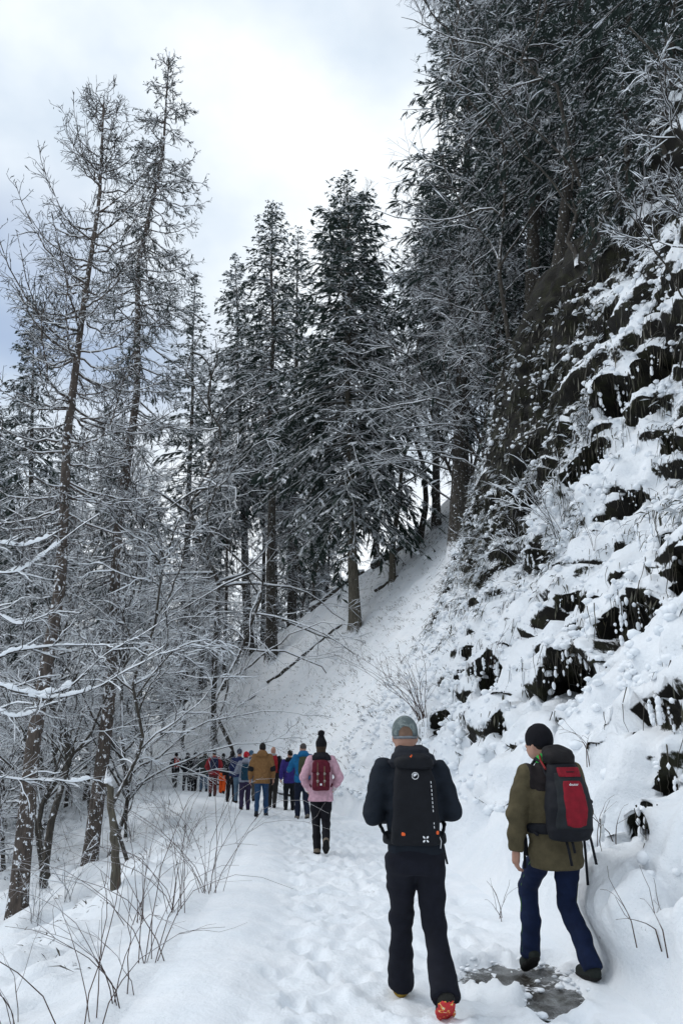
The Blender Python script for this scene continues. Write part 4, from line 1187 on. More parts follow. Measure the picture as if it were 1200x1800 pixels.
def person(label, loc, yaw, height=1.78, h=0.022, group=None,
           footL=((-0.12, 0.22, 0.09), 0.0), footR=((0.12, -0.20, 0.12), -0.35),
           hip_z=0.90, sway=0.0, arms='down', elbow=None, hands=None, female=False, head_yaw=0.0, head_tilt=0.0,
           jacket=(0.02, 0.02, 0.02), trousers=(0.01, 0.012, 0.02), boots=(0.012, 0.012, 0.012), sole=None,
           hem=0.80, puff=0.0, bulk=1.0, collar='collar', collar_col=None, hat=None, hat_col=BLACK, hair_col=(0.012, 0.009, 0.007), hair='short',
           leg=1.0, flare=0.0, yoke=None, piping=None, wr=0.004, bare_head=False, patch=None, cuffs=None, scarf=None, seed=1):
    """one walker seen from behind; local frame: x right, y forward, z up, height 1.78"""
    sc = height / 1.78
    loc = (loc[0], loc[1], loc[2] - 0.015)
    T = thing('person', label, 'person', loc, yaw, group)
    T.scale = (sc, sc, sc)
    fine = h < 0.012
    hw = 0.088 if not female else 0.090
    hipL, hipR = np.array([-hw + sway, 0.0, hip_z]), np.array([hw + sway, 0.0, hip_z])
    aL, aR = np.array(footL[0], float), np.array(footR[0], float)
    kL, kR = ik(hipL, aL), ik(hipR, aR)
    sh_x = 0.185 * (0.90 if female else 1.0)
    shL, shR = np.array([-sh_x, 0.0, 1.44]), np.array([sh_x, 0.0, 1.44])
    if elbow is None:
        elbow = {'down': ((-0.27, -0.02, 1.16), (0.27, -0.02, 1.16)), 'pocket': ((-0.30, -0.08, 1.17), (0.30, -0.08, 1.17)),
                 'front': ((-0.29, -0.02, 1.19), (0.29, -0.02, 1.19)), 'swing': ((-0.26, -0.14, 1.18), (0.26, 0.06, 1.17))}[arms]
    if hands is None:
        hands = {'down': ((-0.29, 0.06, 0.90), (0.29, 0.06, 0.90)), 'pocket': ((-0.20, 0.06, 0.98), (0.20, 0.06, 0.98)),
                 'front': ((-0.11, 0.24, 1.18), (0.11, 0.24, 1.18)), 'swing': ((-0.27, -0.10, 0.92), (0.27, 0.20, 0.95))}[arms]
    eL, eR = np.array(elbow[0], float), np.array(elbow[1], float)
    wL, wR = np.array(hands[0], float), np.array(hands[1], float)
    lo = np.array([min(-0.42, aL[0] - 0.15), min(aL[1], aR[1]) - 0.32, min(aL[2], aR[2]) - 0.14]); hi = np.array([max(0.42, aR[0] + 0.15), max(0.42, aL[1] + 0.32, aR[1] + 0.32), 1.90])
    hc = np.array([0.0 + head_tilt, 0.025, 1.655])
    cy, sy = math.cos(head_yaw), math.sin(head_yaw)
    def hp(x, y, z): return hc + np.array([x * cy - y * sy, x * sy + y * cy, z])
    # --- body: one continuous figure
    B = SDF(lo, hi, max(h, 0.0115))
    B.ell(hp(0, 0.0, 0.015), (0.076, 0.096, 0.108), 0.02, yaw=head_yaw)
    B.ell(hp(0, 0.035, -0.060), (0.056, 0.062, 0.062), 0.04, yaw=head_yaw)
    B.cone(hp(0, 0.098, 0.012), hp(0, 0.112, -0.022), 0.010, 0.015, 0.012)
    for sgn in (-1, 1):
        B.ell(hp(sgn * 0.078, -0.005, -0.012), (0.011, 0.020, 0.032), 0.006, yaw=head_yaw)
        B.ell(hp(sgn * 0.030, 0.090, 0.028), (0.022, 0.010, 0.008), 0.012, yaw=head_yaw)
    B.ell(hp(0, 0.088, -0.052), (0.024, 0.012, 0.010), 0.012, yaw=head_yaw)
    B.chain([hc + [0, -0.012, -0.05], (0, -0.02, 1.50), (0, -0.01, 1.42)], [0.056, 0.060, 0.08], 0.03)
    B.loft([(0.86, sway, 0, 0.135, 0.09), (1.02, sway * 0.6, 0, 0.125, 0.085), (1.25, 0, 0, 0.15, 0.095), (1.42, 0, 0, 0.15, 0.085), (1.47, 0, 0, 0.09, 0.06)], 0.04)
    for s_, e_, w_ in ((shL, eL, wL), (shR, eR, wR)):
        B.chain([s_, e_, w_], [0.05, 0.037, 0.026], 0.03)
    for hp_, k_, a_ in ((hipL, kL, aL), (hipR, kR, aR)):
        B.chain([hp_, k_, a_], [0.078, 0.050, 0.036], 0.03)
        B.cone(a_ + [0, -0.01, -0.02], a_ + [0, 0.07, -0.03], 0.034, 0.028, 0.02)
    for w_, e_, sgn in ((wL, eL, -1), (wR, eR, 1)):
        d = unit(w_ - e_); inward = np.array([-sgn * 1.0, 0.0, 0.0]); fw = np.array([0, 1.0, 0])
        thumb_dir = unit(fw - d * (fw @ d)); palm_n = unit(np.cross(d, thumb_dir)) * 1.0
        inn = unit(inward - d * (inward @ d))
        pc = w_ + d * 0.075
        B.chain([w_, w_ + d * 0.03, pc], [0.026, 0.028, 0.030], 0.012)
        for f in range(4):
            o = (f - 1.5) * -0.0195
            b0 = w_ + d * 0.082 + thumb_dir * o * 0.9
            ln = (0.078, 0.086, 0.080, 0.062)[f]
            B.cone(w_ + d * 0.03 + thumb_dir * o * 0.6, b0, 0.014, 0.0115, 0.008)
            m1 = b0 + d * ln * 0.45 + inn * 0.010; m2 = m1 + d * ln * 0.26 + inn * 0.020; m3 = m2 + d * ln * 0.12 + inn * 0.022
            B.chain([b0, m1, m2, m3], [0.0105, 0.0095, 0.0088, 0.0078], 0.003)
        t0 = w_ + d * 0.025 + thumb_dir * 0.022
        t1 = t0 + d * 0.034 + thumb_dir * 0.024 + inn * 0.008; t2 = t1 + d * 0.03 + thumb_dir * 0.006 + inn * 0.012
        B.chain([t0, t1, t2], [0.015, 0.012, 0.0095], 0.006)
    B.obj('body', M_SKIN, T)
    if h < 0.016:
        for sgn in (-1, 1):
            mb = MB(); blob_mesh(mb, [hp(sgn * 0.031, 0.083, 0.010)], [(0.011, 0.010, 0.008)], 1, 2)
            mb.build('eye', M_EYE, T, True)
        mb = MB(); blob_mesh(mb, [hp(0, 0.098, -0.052)], [(0.022, 0.006, 0.006)], 1, 2); mb.build('mouth', M_LIP, T, True)
    # --- trousers
    Q = SDF(lo, hi, h)
    Q.loft([(hip_z - 0.10, sway, -0.01, 0.165 * leg, 0.115 * leg), (hip_z, sway, -0.015, 0.180 * leg, 0.130 * leg), (hip_z + 0.16, sway * 0.7, 0, 0.155, 0.11)], 0.03)
    for hp_, k_, a_ in ((hipL, kL, aL), (hipR, kR, aR)):
        mid = hp_ * 0.5 + k_ * 0.5
        sh = k_ * 0.45 + a_ * 0.55 + np.array([0, -0.025, 0])
        Q.chain([hp_ + [0, -0.01, -0.03], mid, k_, sh, a_ + [0, -0.01, 0.0]], [0.098 * leg, 0.088 * leg, 0.070 * leg, (0.066 + 0.3 * flare) * leg, (0.060 + flare) * leg], 0.028)
    low = min(aL[2], aR[2])
    dl, dr = unit(aL - kL), unit(aR - kR)
    def cutlegs(X, Y, Z):
        l = (X - aL[0]) * dl[0] + (Y - aL[1]) * dl[1] + (Z - aL[2]) * dl[2] - 0.035
        r = (X - aR[0]) * dr[0] + (Y - aR[1]) * dr[1] + (Z - aR[2]) * dr[2] - 0.035
        mid_ = X < (aL[0] + aR[0]) * 0.5
        kz = np.where(mid_, kL[2], kR[2])
        return np.where(Z < kz, np.where(mid_, l, r), -1.0)
    Q.clip(cutlegs)
    if wr: Q.wrinkle(wr * 1.7, (6, 6, 13), seed + 7)
    Q.obj('trousers', fabric(trousers), T)
    if piping:
        mb = MB()
        for hp_, k_, a_, sgn in ((hipL, kL, aL, -1), (hipR, kR, aR, 1)):
            o = np.array([sgn * 1.0, -0.25, 0])
            pts = [hp_ + o * 0.093 * leg + [0, 0, -0.06], hp_ * 0.5 + k_ * 0.5 + o * 0.086 * leg, k_ + o * 0.070 * leg, k_ * 0.45 + a_ * 0.55 + o * 0.066 * leg, a_ + o * (0.060 + flare) * leg]
            mb.tube(pts, 0.006, 6)
        mb.build('piping', fabric(piping), T, True)
    # --- boots
    for fi_, (a_, (p_, pit)) in enumerate(((aL, footL), (aR, footR))):
        S = SDF(a_ - [0.12, 0.30, 0.30], a_ + [0.12, 0.34, 0.22], 0.010 if fine else min(h, 0.02))
        ca, sa = math.cos(pit), math.sin(pit)
        def lp(x, y, z): return a_ + np.array([x, y * ca - z * sa, y * sa + z * ca])
        S.cone(lp(0, -0.005, 0.05), lp(0, -0.01, -0.02), 0.043, 0.048, 0.02)
        S.chain([lp(0, -0.035, -0.040), lp(0, 0.05, -0.040), lp(0, 0.155, -0.055)], [0.045, 0.047, 0.036], 0.03)
        S.ell(lp(0, 0.10, -0.045), (0.050, 0.085, 0.040), 0.03)
        dn = np.array([0, sa, -ca])
        def below(t): return lambda X, Y, Z: -( (X - a_[0]) * dn[0] + (Y - a_[1]) * dn[1] + (Z - a_[2]) * dn[2] - t)
        S.clip(lambda X, Y, Z: (X - a_[0]) * dn[0] + (Y - a_[1]) * dn[1] + (Z - a_[2]) * dn[2] - 0.085)
        S.clip(lambda X, Y, Z: -(X - a_[0]) * dn[0] - (Y - a_[1]) * dn[1] - (Z - a_[2]) * dn[2] - 0.045)
        U = S.copy().off(0.006).clip(below(0.060)).clip(lambda X, Y, Z: (X - a_[0]) * dn[0] + (Y - a_[1]) * dn[1] + (Z - a_[2]) * dn[2] - 0.092)
        if sole and fine:
            U.wrinkle(0.006, (60, 60, 60), 5)
        bo = S.obj('boot', fabric(boots), T)
        U.obj('sole', sole[fi_] if isinstance(sole, list) else (sole or M_SOLE), bo)
    # --- jacket
    J = SDF(lo, hi, h)
    b = bulk
    bw = 0.9 if female else 1.0
    J.loft([(hem, sway, -0.01, 0.190 * b, 0.135 * b), (hem + 0.12, sway * 0.9, -0.01, 0.185 * b, 0.135 * b), (1.05, sway * 0.5, -0.01, 0.175 * b * (0.95 if female else 1), 0.125 * b), (1.25, 0, -0.015, 0.190 * b * bw, 0.135 * b), (1.38, 0, -0.015, 0.185 * b * bw, 0.120 * b), (1.47, 0, -0.012, 0.135 * bw, 0.095), (1.52, 0, -0.012, 0.085, 0.080)], 0.03)
    for s_, e_, w_ in ((shL, eL, wL), (shR, eR, wR)):
        J.chain([s_, s_ * 0.5 + e_ * 0.5, e_, e_ * 0.5 + w_ * 0.5, w_ - unit(w_ - e_) * 0.01], [0.074 * b, 0.070 * b, 0.064 * b, 0.058 * b, 0.047 * b], 0.030)
    # keep the cuffs and hem cut clean
    for e_, w_ in ((eL, wL), (eR, wR)):
        d = unit(w_ - e_)
        J.clip(lambda X, Y, Z, d=d, w_=w_: np.where((X - w_[0]) ** 2 + (Y - w_[1]) ** 2 + (Z - w_[2]) ** 2 < 0.075 ** 2, (X - w_[0]) * d[0] + (Y - w_[1]) * d[1] + (Z - w_[2]) * d[2], -1.0))
    if collar == 'collar':
        J.loft([(1.44, 0, -0.012, 0.10, 0.09), (1.555, 0, -0.005, 0.082, 0.078)], 0.03)
    if puff:
        i = np.nonzero(np.abs(J.F) < 0.04); z = J.ax[2][i[2]]
        J.F[i] += (puff * (np.abs(np.sin(z * math.pi / 0.062)) * -1 + 0.6)).astype(np.float32)
    if wr: J.wrinkle(wr * 1.9, (6, 6, 13), seed)
    J.obj('jacket', fabric(jacket), T)
    if yoke:
        K = J.copy().off(0.004).clip(lambda X, Y, Z: (1.315 + 0.25 * np.maximum(0, np.abs(X) - 0.13)) - Z)
        K.clip(lambda X, Y, Z: np.abs(X) - 0.20)
        K.obj('yoke', fabric(yoke), T)
    if patch:
        for sgn in (-1, 1):
            e_ = eL if sgn < 0 else eR
            K = J.copy().off(0.003).clip(lambda X, Y, Z: np.sqrt((X - e_[0]) ** 2 + (Y - e_[1]) ** 2 + (Z - e_[2]) ** 2) - 0.095)
            K.obj('elbow_patch', fabric(patch), T)
    if cuffs:
        for e_, w_ in ((eL, wL), (eR, wR)):
            C_ = SDF(lo, hi, h); q0 = e_ * 0.30 + w_ * 0.70
            C_.cone(q0, w_ + unit(w_ - e_) * 0.01, 0.058, 0.052, 0); C_.obj('cuff', fabric(cuffs), T)
    cc = fabric(collar_col or jacket)
    if collar == 'hood':            # hood lying on the shoulders
        H = SDF((-0.25, -0.30, 1.30), (0.25, 0.25, 1.75), h)
        H.loft([(1.455, 0, -0.055, 0.150, 0.105), (1.51, 0, -0.065, 0.142, 0.105), (1.565, 0, -0.045, 0.112, 0.095), (1.60, 0, -0.020, 0.090, 0.085)], 0.03)
        H.ell((0, -0.110, 1.505), (0.115, 0.060, 0.062), 0.05)
        if puff:
            i = np.nonzero(np.abs(H.F) < 0.04); z = H.ax[2][i[2]]
            H.F[i] += (0.008 * (np.abs(np.sin(z * math.pi / 0.042)) * -1 + 0.6)).astype(np.float32)
        H.wrinkle(wr + 0.003, (12, 12, 18), seed + 2)
        H.obj('hood', cc, T)
    elif collar == 'fur':
        H = SDF((-0.27, -0.30, 1.28), (0.27, 0.25, 1.75), h)
        H.loft([(1.43, 0, -0.04, 0.165, 0.120), (1.50, 0, -0.05, 0.150, 0.115), (1.56, 0, -0.02, 0.105, 0.09)], 0.03)
        H.wrinkle(0.010, (30, 30, 30), seed + 2); H.obj('fur_collar', cc, T)
    if scarf:
        H = SDF((-0.25, -0.25, 1.35), (0.25, 0.25, 1.75), h)
        H.loft([(1.46, 0, -0.012, 0.10, 0.095), (1.585, -0.01, -0.0, 0.094, 0.094)], 0.03); H.wrinkle(0.005, (14, 14, 20), seed); H.obj('scarf', fabric(scarf), T)
    # --- hair and hats
    if hair != 'none' and not bare_head:
        H = SDF(hc - 0.22, hc + 0.20, h)
        H.ell(hp(0, -0.012, 0.022), (0.084, 0.100, 0.112), 0.02, yaw=head_yaw)
        cutz = {'short': -0.05, 'cropped': -0.02, 'long': -0.20}[hair]
        if hair == 'long': H.ell(hp(0, -0.055, -0.10), (0.075, 0.055, 0.12), 0.04, yaw=head_yaw)
        fx, fy = -sy, cy
        H.clip(lambda X, Y, Z: np.maximum(hc[2] + cutz - Z, ((X - hc[0]) * fx + (Y - hc[1]) * fy) - 0.045 - 0.9 * np.maximum(0, Z - hc[2] - 0.05)))
        if hair == 'cropped': H.off(-0.004)
        H.wrinkle(0.004, (40, 40, 40), seed); H.obj('hair', fabric(hair_col, 0.7), T)
    if hat in ('beanie', 'pompom', 'tall'):
        H = SDF(hc - 0.26, hc + np.array([0.26, 0.26, 0.34]), h)
        H.ell(hp(0, -0.008, 0.030), (0.093, 0.112, 0.118 if hat != 'tall' else 0.135), 0.02, yaw=head_yaw)
        H.clip(lambda X, Y, Z: hc[2] - 0.005 - 0.12 * ((X - hc[0]) * -sy + (Y - hc[1]) * cy) * -1 - 0.02 - Z)
        if hat == 'pompom':
            H.cone(hp(0, -0.01, 0.06), hp(0, -0.01, 0.14), 0.085, 0.055, 0.02)
        H.wrinkle(0.0025, (40, 40, 8), seed)
        ho = H.obj('hat', fabric(hat_col, 0.9), T)
        if hat == 'pompom':
            Pm = SDF(hc - 0.1, hc + np.array([0.2, 0.2, 0.36]), min(h, 0.012))
            Pm.ell(hp(0, -0.015, 0.205), (0.060, 0.060, 0.055), 0.0); Pm.wrinkle(0.010, (60, 60, 60), 3); Pm.obj('pompom', fabric(hat_col, 0.95), ho)
    if hat == 'cap':
        H = SDF(hc - 0.26, hc + np.array([0.26, 0.26, 0.26]), h)
        H.ell(hp(0, -0.004, 0.030), (0.090, 0.110, 0.112), 0.02, yaw=head_yaw)
        H.clip(lambda X, Y, Z: hc[2] + 0.0 - Z)
        # opening at the back above the strap
        ob = hp(0, -0.115, 0.020)
        H.clip(lambda X, Y, Z: 0.048 - np.sqrt((X - ob[0]) ** 2 + (Y - ob[1]) ** 2 * 0.4 + (Z - ob[2] - 0.0) ** 2))
        H.ell(hp(0, 0.125, 0.012), (0.072, 0.075, 0.010), 0.01, yaw=head_yaw)
        ho = H.obj('cap', hat_col if not isinstance(hat_col, tuple) else fabric(hat_col), T)
        R_ = SDF(hc - 0.2, hc + 0.2, h)
        R_.ell(hp(0, -0.004, 0.030), (0.091, 0.1115, 0.113), 0.0, yaw=head_yaw)
        R_.clip(lambda X, Y, Z: np.maximum(hc[2] - 0.014 - Z, Z - hc[2] - 0.008)); R_.clip(lambda X, Y, Z: Y - hc[1] - 0.0)
        R_.obj('cap_strap', fabric((0.16, 0.18, 0.20), 0.6), ho)
    T['_j'] = 0; del T['_j']
    return T, sc

def back_of(person_T, loc, yaw, sc, label, group=None):
    b = thing('backpack', label, 'backpack', loc, yaw, group)
    b.scale = (sc,) * 3
    return b

def straps(T, mat, x=0.10, y_back=-0.13, zt=1.46, zb=1.06, w=0.022, b=1.0):
    """the two shoulder straps of a pack, running over the shoulders and under the arms"""
    for sgn in (-1, 1):
        S = SDF((-0.4, -0.4, 0.8), (0.4, 0.4, 1.7), 0.012)
        pts = [(sgn * x, y_back, zt - 0.05), (sgn * x, -0.09, zt + 0.040), (sgn * x * 1.02, 0.0, zt + 0.068), (sgn * x * 1.06, 0.095, zt + 0.01), (sgn * x * 1.1, 0.15 * b, zt - 0.14), (sgn * x * 1.5, 0.12 * b, zt - 0.30), (sgn * 0.20 * b, 0.03, zb + 0.02), (sgn * 0.165 * b, -0.12, zb - 0.05)]
        S.chain(pts, [w * 0.6] * len(pts), 0.012)
        S.obj('strap', mat, T)

def ribbon_strap(mb, pts, w=0.012, th=0.003):
    """a flat hanging webbing"""
    pts = np.array(pts, float)
    side = np.array([1.0, 0.15, 0]) * w
    V = []
    for p in pts:
        V += [p - side + [0, th, 0], p + side + [0, th, 0], p + side - [0, th, 0], p - side - [0, th, 0]]
    F = []
    for i in range(len(pts) - 1):
        for k in range(4):
            F.append([i * 4 + k, i * 4 + (k + 1) % 4, i * 4 + 4 + (k + 1) % 4, i * 4 + 4 + k])
    F += [[3, 2, 1, 0], [len(V) - 4, len(V) - 3, len(V) - 2, len(V) - 1]]
    mb.add(V, F)
# ------------------------------------------------------------------ the two walkers in front
def camo():
    m, nt, b = mat_new('camouflage_cloth')
    n = nz(nt, 16, 3, 0.5)
    c = ramp(nt, n.outputs['Fac'], [(0.42, (0.085, 0.11, 0.112)), (0.48, (0.14, 0.172, 0.172)), (0.55, (0.20, 0.235, 0.23)), (0.60, (0.115, 0.145, 0.145))])
    c.color_ramp.interpolation = 'CONSTANT'
    nt.links.new(c.outputs[0], b.inputs['Base Color']); b.inputs['Roughness'].default_value = 0.8
    return m
def sole_mat():
    m, nt, b = mat_new('red_yellow_sole')
    n = nz(nt, 26, 3, 0.6)
    c = ramp(nt, n.outputs['Fac'], [(0.34, (0.50, 0.02, 0.025)), (0.50, (0.60, 0.03, 0.03)), (0.54, (0.75, 0.42, 0.06)), (0.60, (0.80, 0.82, 0.85))])
    c.color_ramp.interpolation = 'CONSTANT'
    nt.links.new(c.outputs[0], b.inputs['Base Color']); b.inputs['Roughness'].default_value = 0.7
    return m

# man in the cap
LA = (0.485, 5.66, ground(0.43, 5.9)); YA = 0.0
gA = lambda x, y: ground(LA[0] + x, LA[1] + y) - LA[2]
manA, scA = person('man in dark jacket and grey camouflage cap, nearest walker on the path', LA, YA, 1.835, h=0.011,
    footL=((-0.075, 0.33, 0.100), 0.05), footR=((0.150, -0.24, 0.170), -0.62), hip_z=0.905, sway=0.015, arms='front', head_tilt=-0.035,
    elbow=((-0.262, -0.04, 1.165), (0.262, -0.04, 1.18)), hands=((-0.13, 0.20, 1.15), (0.13, 0.20, 1.15)),
    jacket=(0.009, 0.013, 0.020), trousers=(0.007, 0.008, 0.014), boots=(0.02, 0.02, 0.018), sole=[fabric((0.30, 0.19, 0.03)), sole_mat()], hem=0.855, puff=0.002, bulk=0.99, collar='hood',
    collar_col=(0.015, 0.017, 0.023), hat='cap', hat_col=camo(), hair='cropped', hair_col=(0.16, 0.10, 0.07), leg=1.04, flare=0.028, wr=0.0055, seed=11)
pk = back_of(manA, LA, YA, scA, 'flat black backpack with white round emblem, worn by the man in the grey cap')
MP = fabric((0.0055, 0.0065, 0.0095), 0.7)
S = SDF((-0.26, -0.45, 0.80), (0.26, 0.05, 1.62), 0.010)
S.loft([(0.97, 0.01, -0.160, 0.155, 0.050), (1.05, 0.01, -0.168, 0.155, 0.066), (1.25, 0.005, -0.172, 0.145, 0.070), (1.40, 0, -0.168, 0.128, 0.062), (1.50, 0, -0.148, 0.105, 0.045)], 0.02, pw=2.7)
S.wrinkle(0.005, (8, 8, 10), 5)
body = S.obj('pack_body', MP, pk)
hb = SDF((-0.3, -0.35, 0.85), (0.3, 0.3, 1.15), 0.010)
hb.loft([(0.965, 0.01, -0.01, 0.212, 0.160), (1.04, 0.01, -0.01, 0.206, 0.157)], 0.01); hb.obj('hip_belt', MP, pk)
S2 = SDF((-0.26, -0.45, 1.20), (0.26, 0.05, 1.65), 0.010)
S2.ell((0.0, -0.170, 1.475), (0.125, 0.085, 0.055), 0.02, pw=2.6); S2.wrinkle(0.005, (14, 14, 14), 8); S2.obj('lid', MP, pk)
straps(pk, MP, b=1.08)
yb = -0.268
def back_y(sd, x, z, inside=-0.01):
    """outer face of a pack at (x, z)"""
    i = int(round((x - sd.lo[0]) / sd.h)); k = int(round((z - sd.lo[2]) / sd.h))
    col = sd.F[i, :, k]; j = np.nonzero(col < 0)[0]
    return sd.ax[1][j[0]] if len(j) else inside
# round emblem: ring with a curled beast shape inside
mb = MB()
ex, ez, er = 0.005, 1.395, 0.0205
ey = min(back_y(S, ex - 0.02, ez), back_y(S, ex + 0.02, ez), back_y(S, ex, ez + 0.02), back_y(S, ex, ez - 0.02)) - 0.007
a = np.linspace(0, 2 * math.pi, 33)
mb.tubes(np.stack([ex + er * np.cos(a), np.full(33, ey), ez + er * np.sin(a)], -1)[None], np.full((1, 33), 0.0022), 6)
a = np.linspace(0.6, 3.9, 14)
mb.tubes(np.stack([ex + 0.010 * np.cos(a), np.full(14, ey), ez + 0.0095 * np.sin(a)], -1)[None], np.linspace(0.0065, 0.002, 14)[None], 6)
blob_mesh(mb, [(ex - 0.003, ey, ez + 0.004)], [(0.009, 0.002, 0.007)], 1, 2)
mb.build('round_emblem', M_WHITE, pk, True)
# four petal mark low on the pack
mb = MB(); ex, ez = 0.062, 1.015; ey = min(back_y(S, ex - 0.02, ez), back_y(S, ex + 0.02, ez), back_y(S, ex, ez + 0.02), back_y(S, ex, ez - 0.02)) - 0.007
for k in range(4):
    an = math.pi / 4 + k * math.pi / 2
    d = np.array([math.cos(an), 0, math.sin(an)]); n_ = np.array([-d[2], 0, d[0]])
    c = np.array([ex, ey, ez])
    V = [c + d * 0.005, c + d * 0.013 + n_ * 0.0055, c + d * 0.024 + n_ * 0.004, c + d * 0.024 - n_ * 0.004, c + d * 0.013 - n_ * 0.0055]
    V = V + [v + np.array([0, 0.006, 0]) for v in V]
    mb.add(V, [[0, 1, 2], [0, 2, 3], [0, 3, 4], [5, 7, 6], [5, 8, 7], [5, 9, 8]])
    mb.add(V, [[i, (i + 1) % 5, 5 + (i + 1) % 5, 5 + i] for i in range(5)])
mb.build('petal_emblem', M_WHITE, pk)
# dashed white daisy chain and orange tags
for i, z in enumerate(np.linspace(1.355, 1.085, 12)):
    if i in (8, 9): continue
    x = 0.106 + 0.012 * (1.355 - z) / 0.27
    mb = MB(); y = min(back_y(S, min(x, 0.118), z), back_y(S, min(x, 0.118) - 0.01, z), -0.10) - 0.005
    ribbon_strap(mb, [(x, y, z + 0.007), (x + 0.001, y - 0.001, z - 0.007)], 0.0022, 0.003)
    mb.build('webbing_loop', M_WHITE, pk)
for x, z in ((-0.078, 1.045), (0.136, 1.052)):
    t_ = SDF((x - 0.05, -0.32, z - 0.05), (x + 0.05, -0.05, z + 0.05), 0.005)
    t_.slab((x, back_y(S, x, z, -0.17) - 0.002, z), (0.013, 0.010, 0.011), 0.004, 0); t_.obj('orange_tag', M_ORANGE, pk)
mb = MB(); mb.tube([(-0.025, -0.245, 1.515), (-0.02, -0.262, 1.51), (-0.016, -0.258, 1.525)], 0.004, 6); mb.build('zip_pull', M_ORANGE, pk)
mb = MB(); ribbon_strap(mb, [(0.158, -0.16, 1.05), (0.175, -0.17, 1.00), (0.190, -0.155, 0.92), (0.203, -0.15, 0.86)], 0.007); mb.build('loose_webbing', MP, pk)
mb = MB(); mb.tube([(0.15, -0.18, 1.04), (0.165, -0.19, 1.0), (0.16, -0.18, 0.955)], 0.0025, 5); mb.build('drawcord', M_WHITE, pk)

# man in the black hat
LB = (1.60, 6.25, ground(1.55, 6.3) + 0.01); YB = math.radians(11)
gx = ground(1.71, 6.0) - LB[2]
manB, scB = person('man in olive parka and black knitted hat stepping out of the slush puddle', LB, YB, 1.82, h=0.011,
    footL=((-0.115, 0.30, 0.185), -0.50), footR=((0.145, -0.12, 0.105 + gx), -0.10), hip_z=0.93, sway=0.0, arms='down', head_yaw=math.radians(28), head_tilt=-0.06,
    elbow=((-0.285, 0.0, 1.15), (0.27, 0.06, 1.16)), hands=((-0.285, 0.05, 0.905), (0.20, 0.22, 1.00)),
    jacket=(0.082, 0.068, 0.038), trousers=(0.006, 0.013, 0.042), boots=(0.018, 0.022, 0.020), hem=0.785, bulk=1.06, collar='collar',
    hat='beanie', hat_col=(0.006, 0.006, 0.009), hair='short', leg=0.98, flare=0.012, yoke=(0.020, 0.016, 0.017), piping=(0.05, 0.13, 0.04), scarf=(0.04, 0.42, 0.08), wr=0.0055, seed=23)
pk = back_of(manB, LB, YB, scB, 'bulging black backpack with red front panel, worn by the man in the olive parka')
MB1 = fabric((0.007, 0.008, 0.012), 0.65); MBR = fabric((0.20, 0.006, 0.016), 0.6); MBG = fabric((0.016, 0.019, 0.022), 0.7)
MBL = fabric((0.010, 0.009, 0.010), 0.7)
S = SDF((-0.32, -0.62, 0.85), (0.32, 0.05, 1.75), 0.010)
S.loft([(0.98, 0.0, -0.235, 0.155, 0.085), (1.05, 0.0, -0.255, 0.168, 0.115), (1.20, 0.0, -0.265, 0.170, 0.130), (1.36, 0.0, -0.245, 0.142, 0.110), (1.50, -0.01, -0.22, 0.10, 0.085)], 0.03, pw=2.15)
S.wrinkle(0.006, (9, 9, 12), 31)
S.obj('pack_body', MB1, pk)
L_ = SDF((-0.3, -0.5, 1.30), (0.3, 0.05, 1.75), 0.010)
L_.ell((-0.015, -0.185, 1.545), (0.118, 0.115, 0.070), 0.02, pw=2.5, pitch=0.35); L_.wrinkle(0.008, (14, 14, 14), 33); L_.obj('lid', MBL, pk)
Gp = S.copy().off(0.004).clip(lambda X, Y, Z: np.maximum(np.abs(X) - (0.108 + 0.03 * np.minimum(1, np.maximum(0, 1.4 - Z) / 0.3)), np.maximum(Z - 1.44, 1.065 - Z))).clip(lambda X, Y, Z: Y + 0.27)
Gp.obj('side_panel', MBG, pk)
Rp = S.copy().off(0.009).clip(lambda X, Y, Z: np.maximum(np.abs(X) - (0.068 + 0.016 * np.sin(np.clip((Z - 1.05) / 0.33, 0, 1) * 3.14)), np.maximum(Z - 1.385, (1.075 + 3.0 * X ** 2) - Z))).clip(lambda X, Y, Z: Y + 0.27)
Rp.obj('red_panel', MBR, pk)
R2 = S.copy().off(0.012).clip(lambda X, Y, Z: np.maximum(np.abs(X) - 0.085, np.maximum(Z - 1.475, 1.41 - Z))).clip(lambda X, Y, Z: Y + 0.25)
r2 = R2.obj('red_pocket', MBR, pk)
mb = MB(); mb.tube([(x, back_y(S, x, 1.44) - 0.014, 1.443) for x in np.linspace(-0.06, 0.06, 7)], 0.0035, 6); mb.build('zip', MB1, r2, True)
ly = back_y(Rp, 0.0, 1.36)
fc = bpy.data.curves.new('lettering', 'FONT'); fc.body = 'deuter'; fc.size = 0.026; fc.align_x = 'CENTER'; fc.extrude = 0.001
tmp = bpy.data.objects.new('lettering', fc); COL.objects.link(tmp)
dg = bpy.context.evaluated_depsgraph_get(); me_ = bpy.data.meshes.new_from_object(tmp.evaluated_get(dg)); bpy.data.objects.remove(tmp)
me_.materials.clear(); me_.materials.append(M_WHITE)
fo = link('lettering', me_, pk); fo.location = (0.0, ly - 0.012, 1.352); fo.rotation_euler = (math.radians(84), 0, 0)
straps(pk, MB1, b=1.12, y_back=-0.16)
hb = SDF((-0.32, -0.35, 0.85), (0.32, 0.3, 1.20), 0.010)
hb.loft([(1.01, 0.0, -0.01, 0.216, 0.165), (1.085, 0.0, -0.01, 0.214, 0.163)], 0.01); hb.obj('hip_belt', MB1, pk)
mb = MB(); mb.tube([(-0.12, -0.19, 1.46), (-0.115, -0.11, 1.515), (-0.09, -0.04, 1.555)], 0.008, 6); mb.build('load_strap', fabric((0.25, 0.03, 0.03)), pk, True)
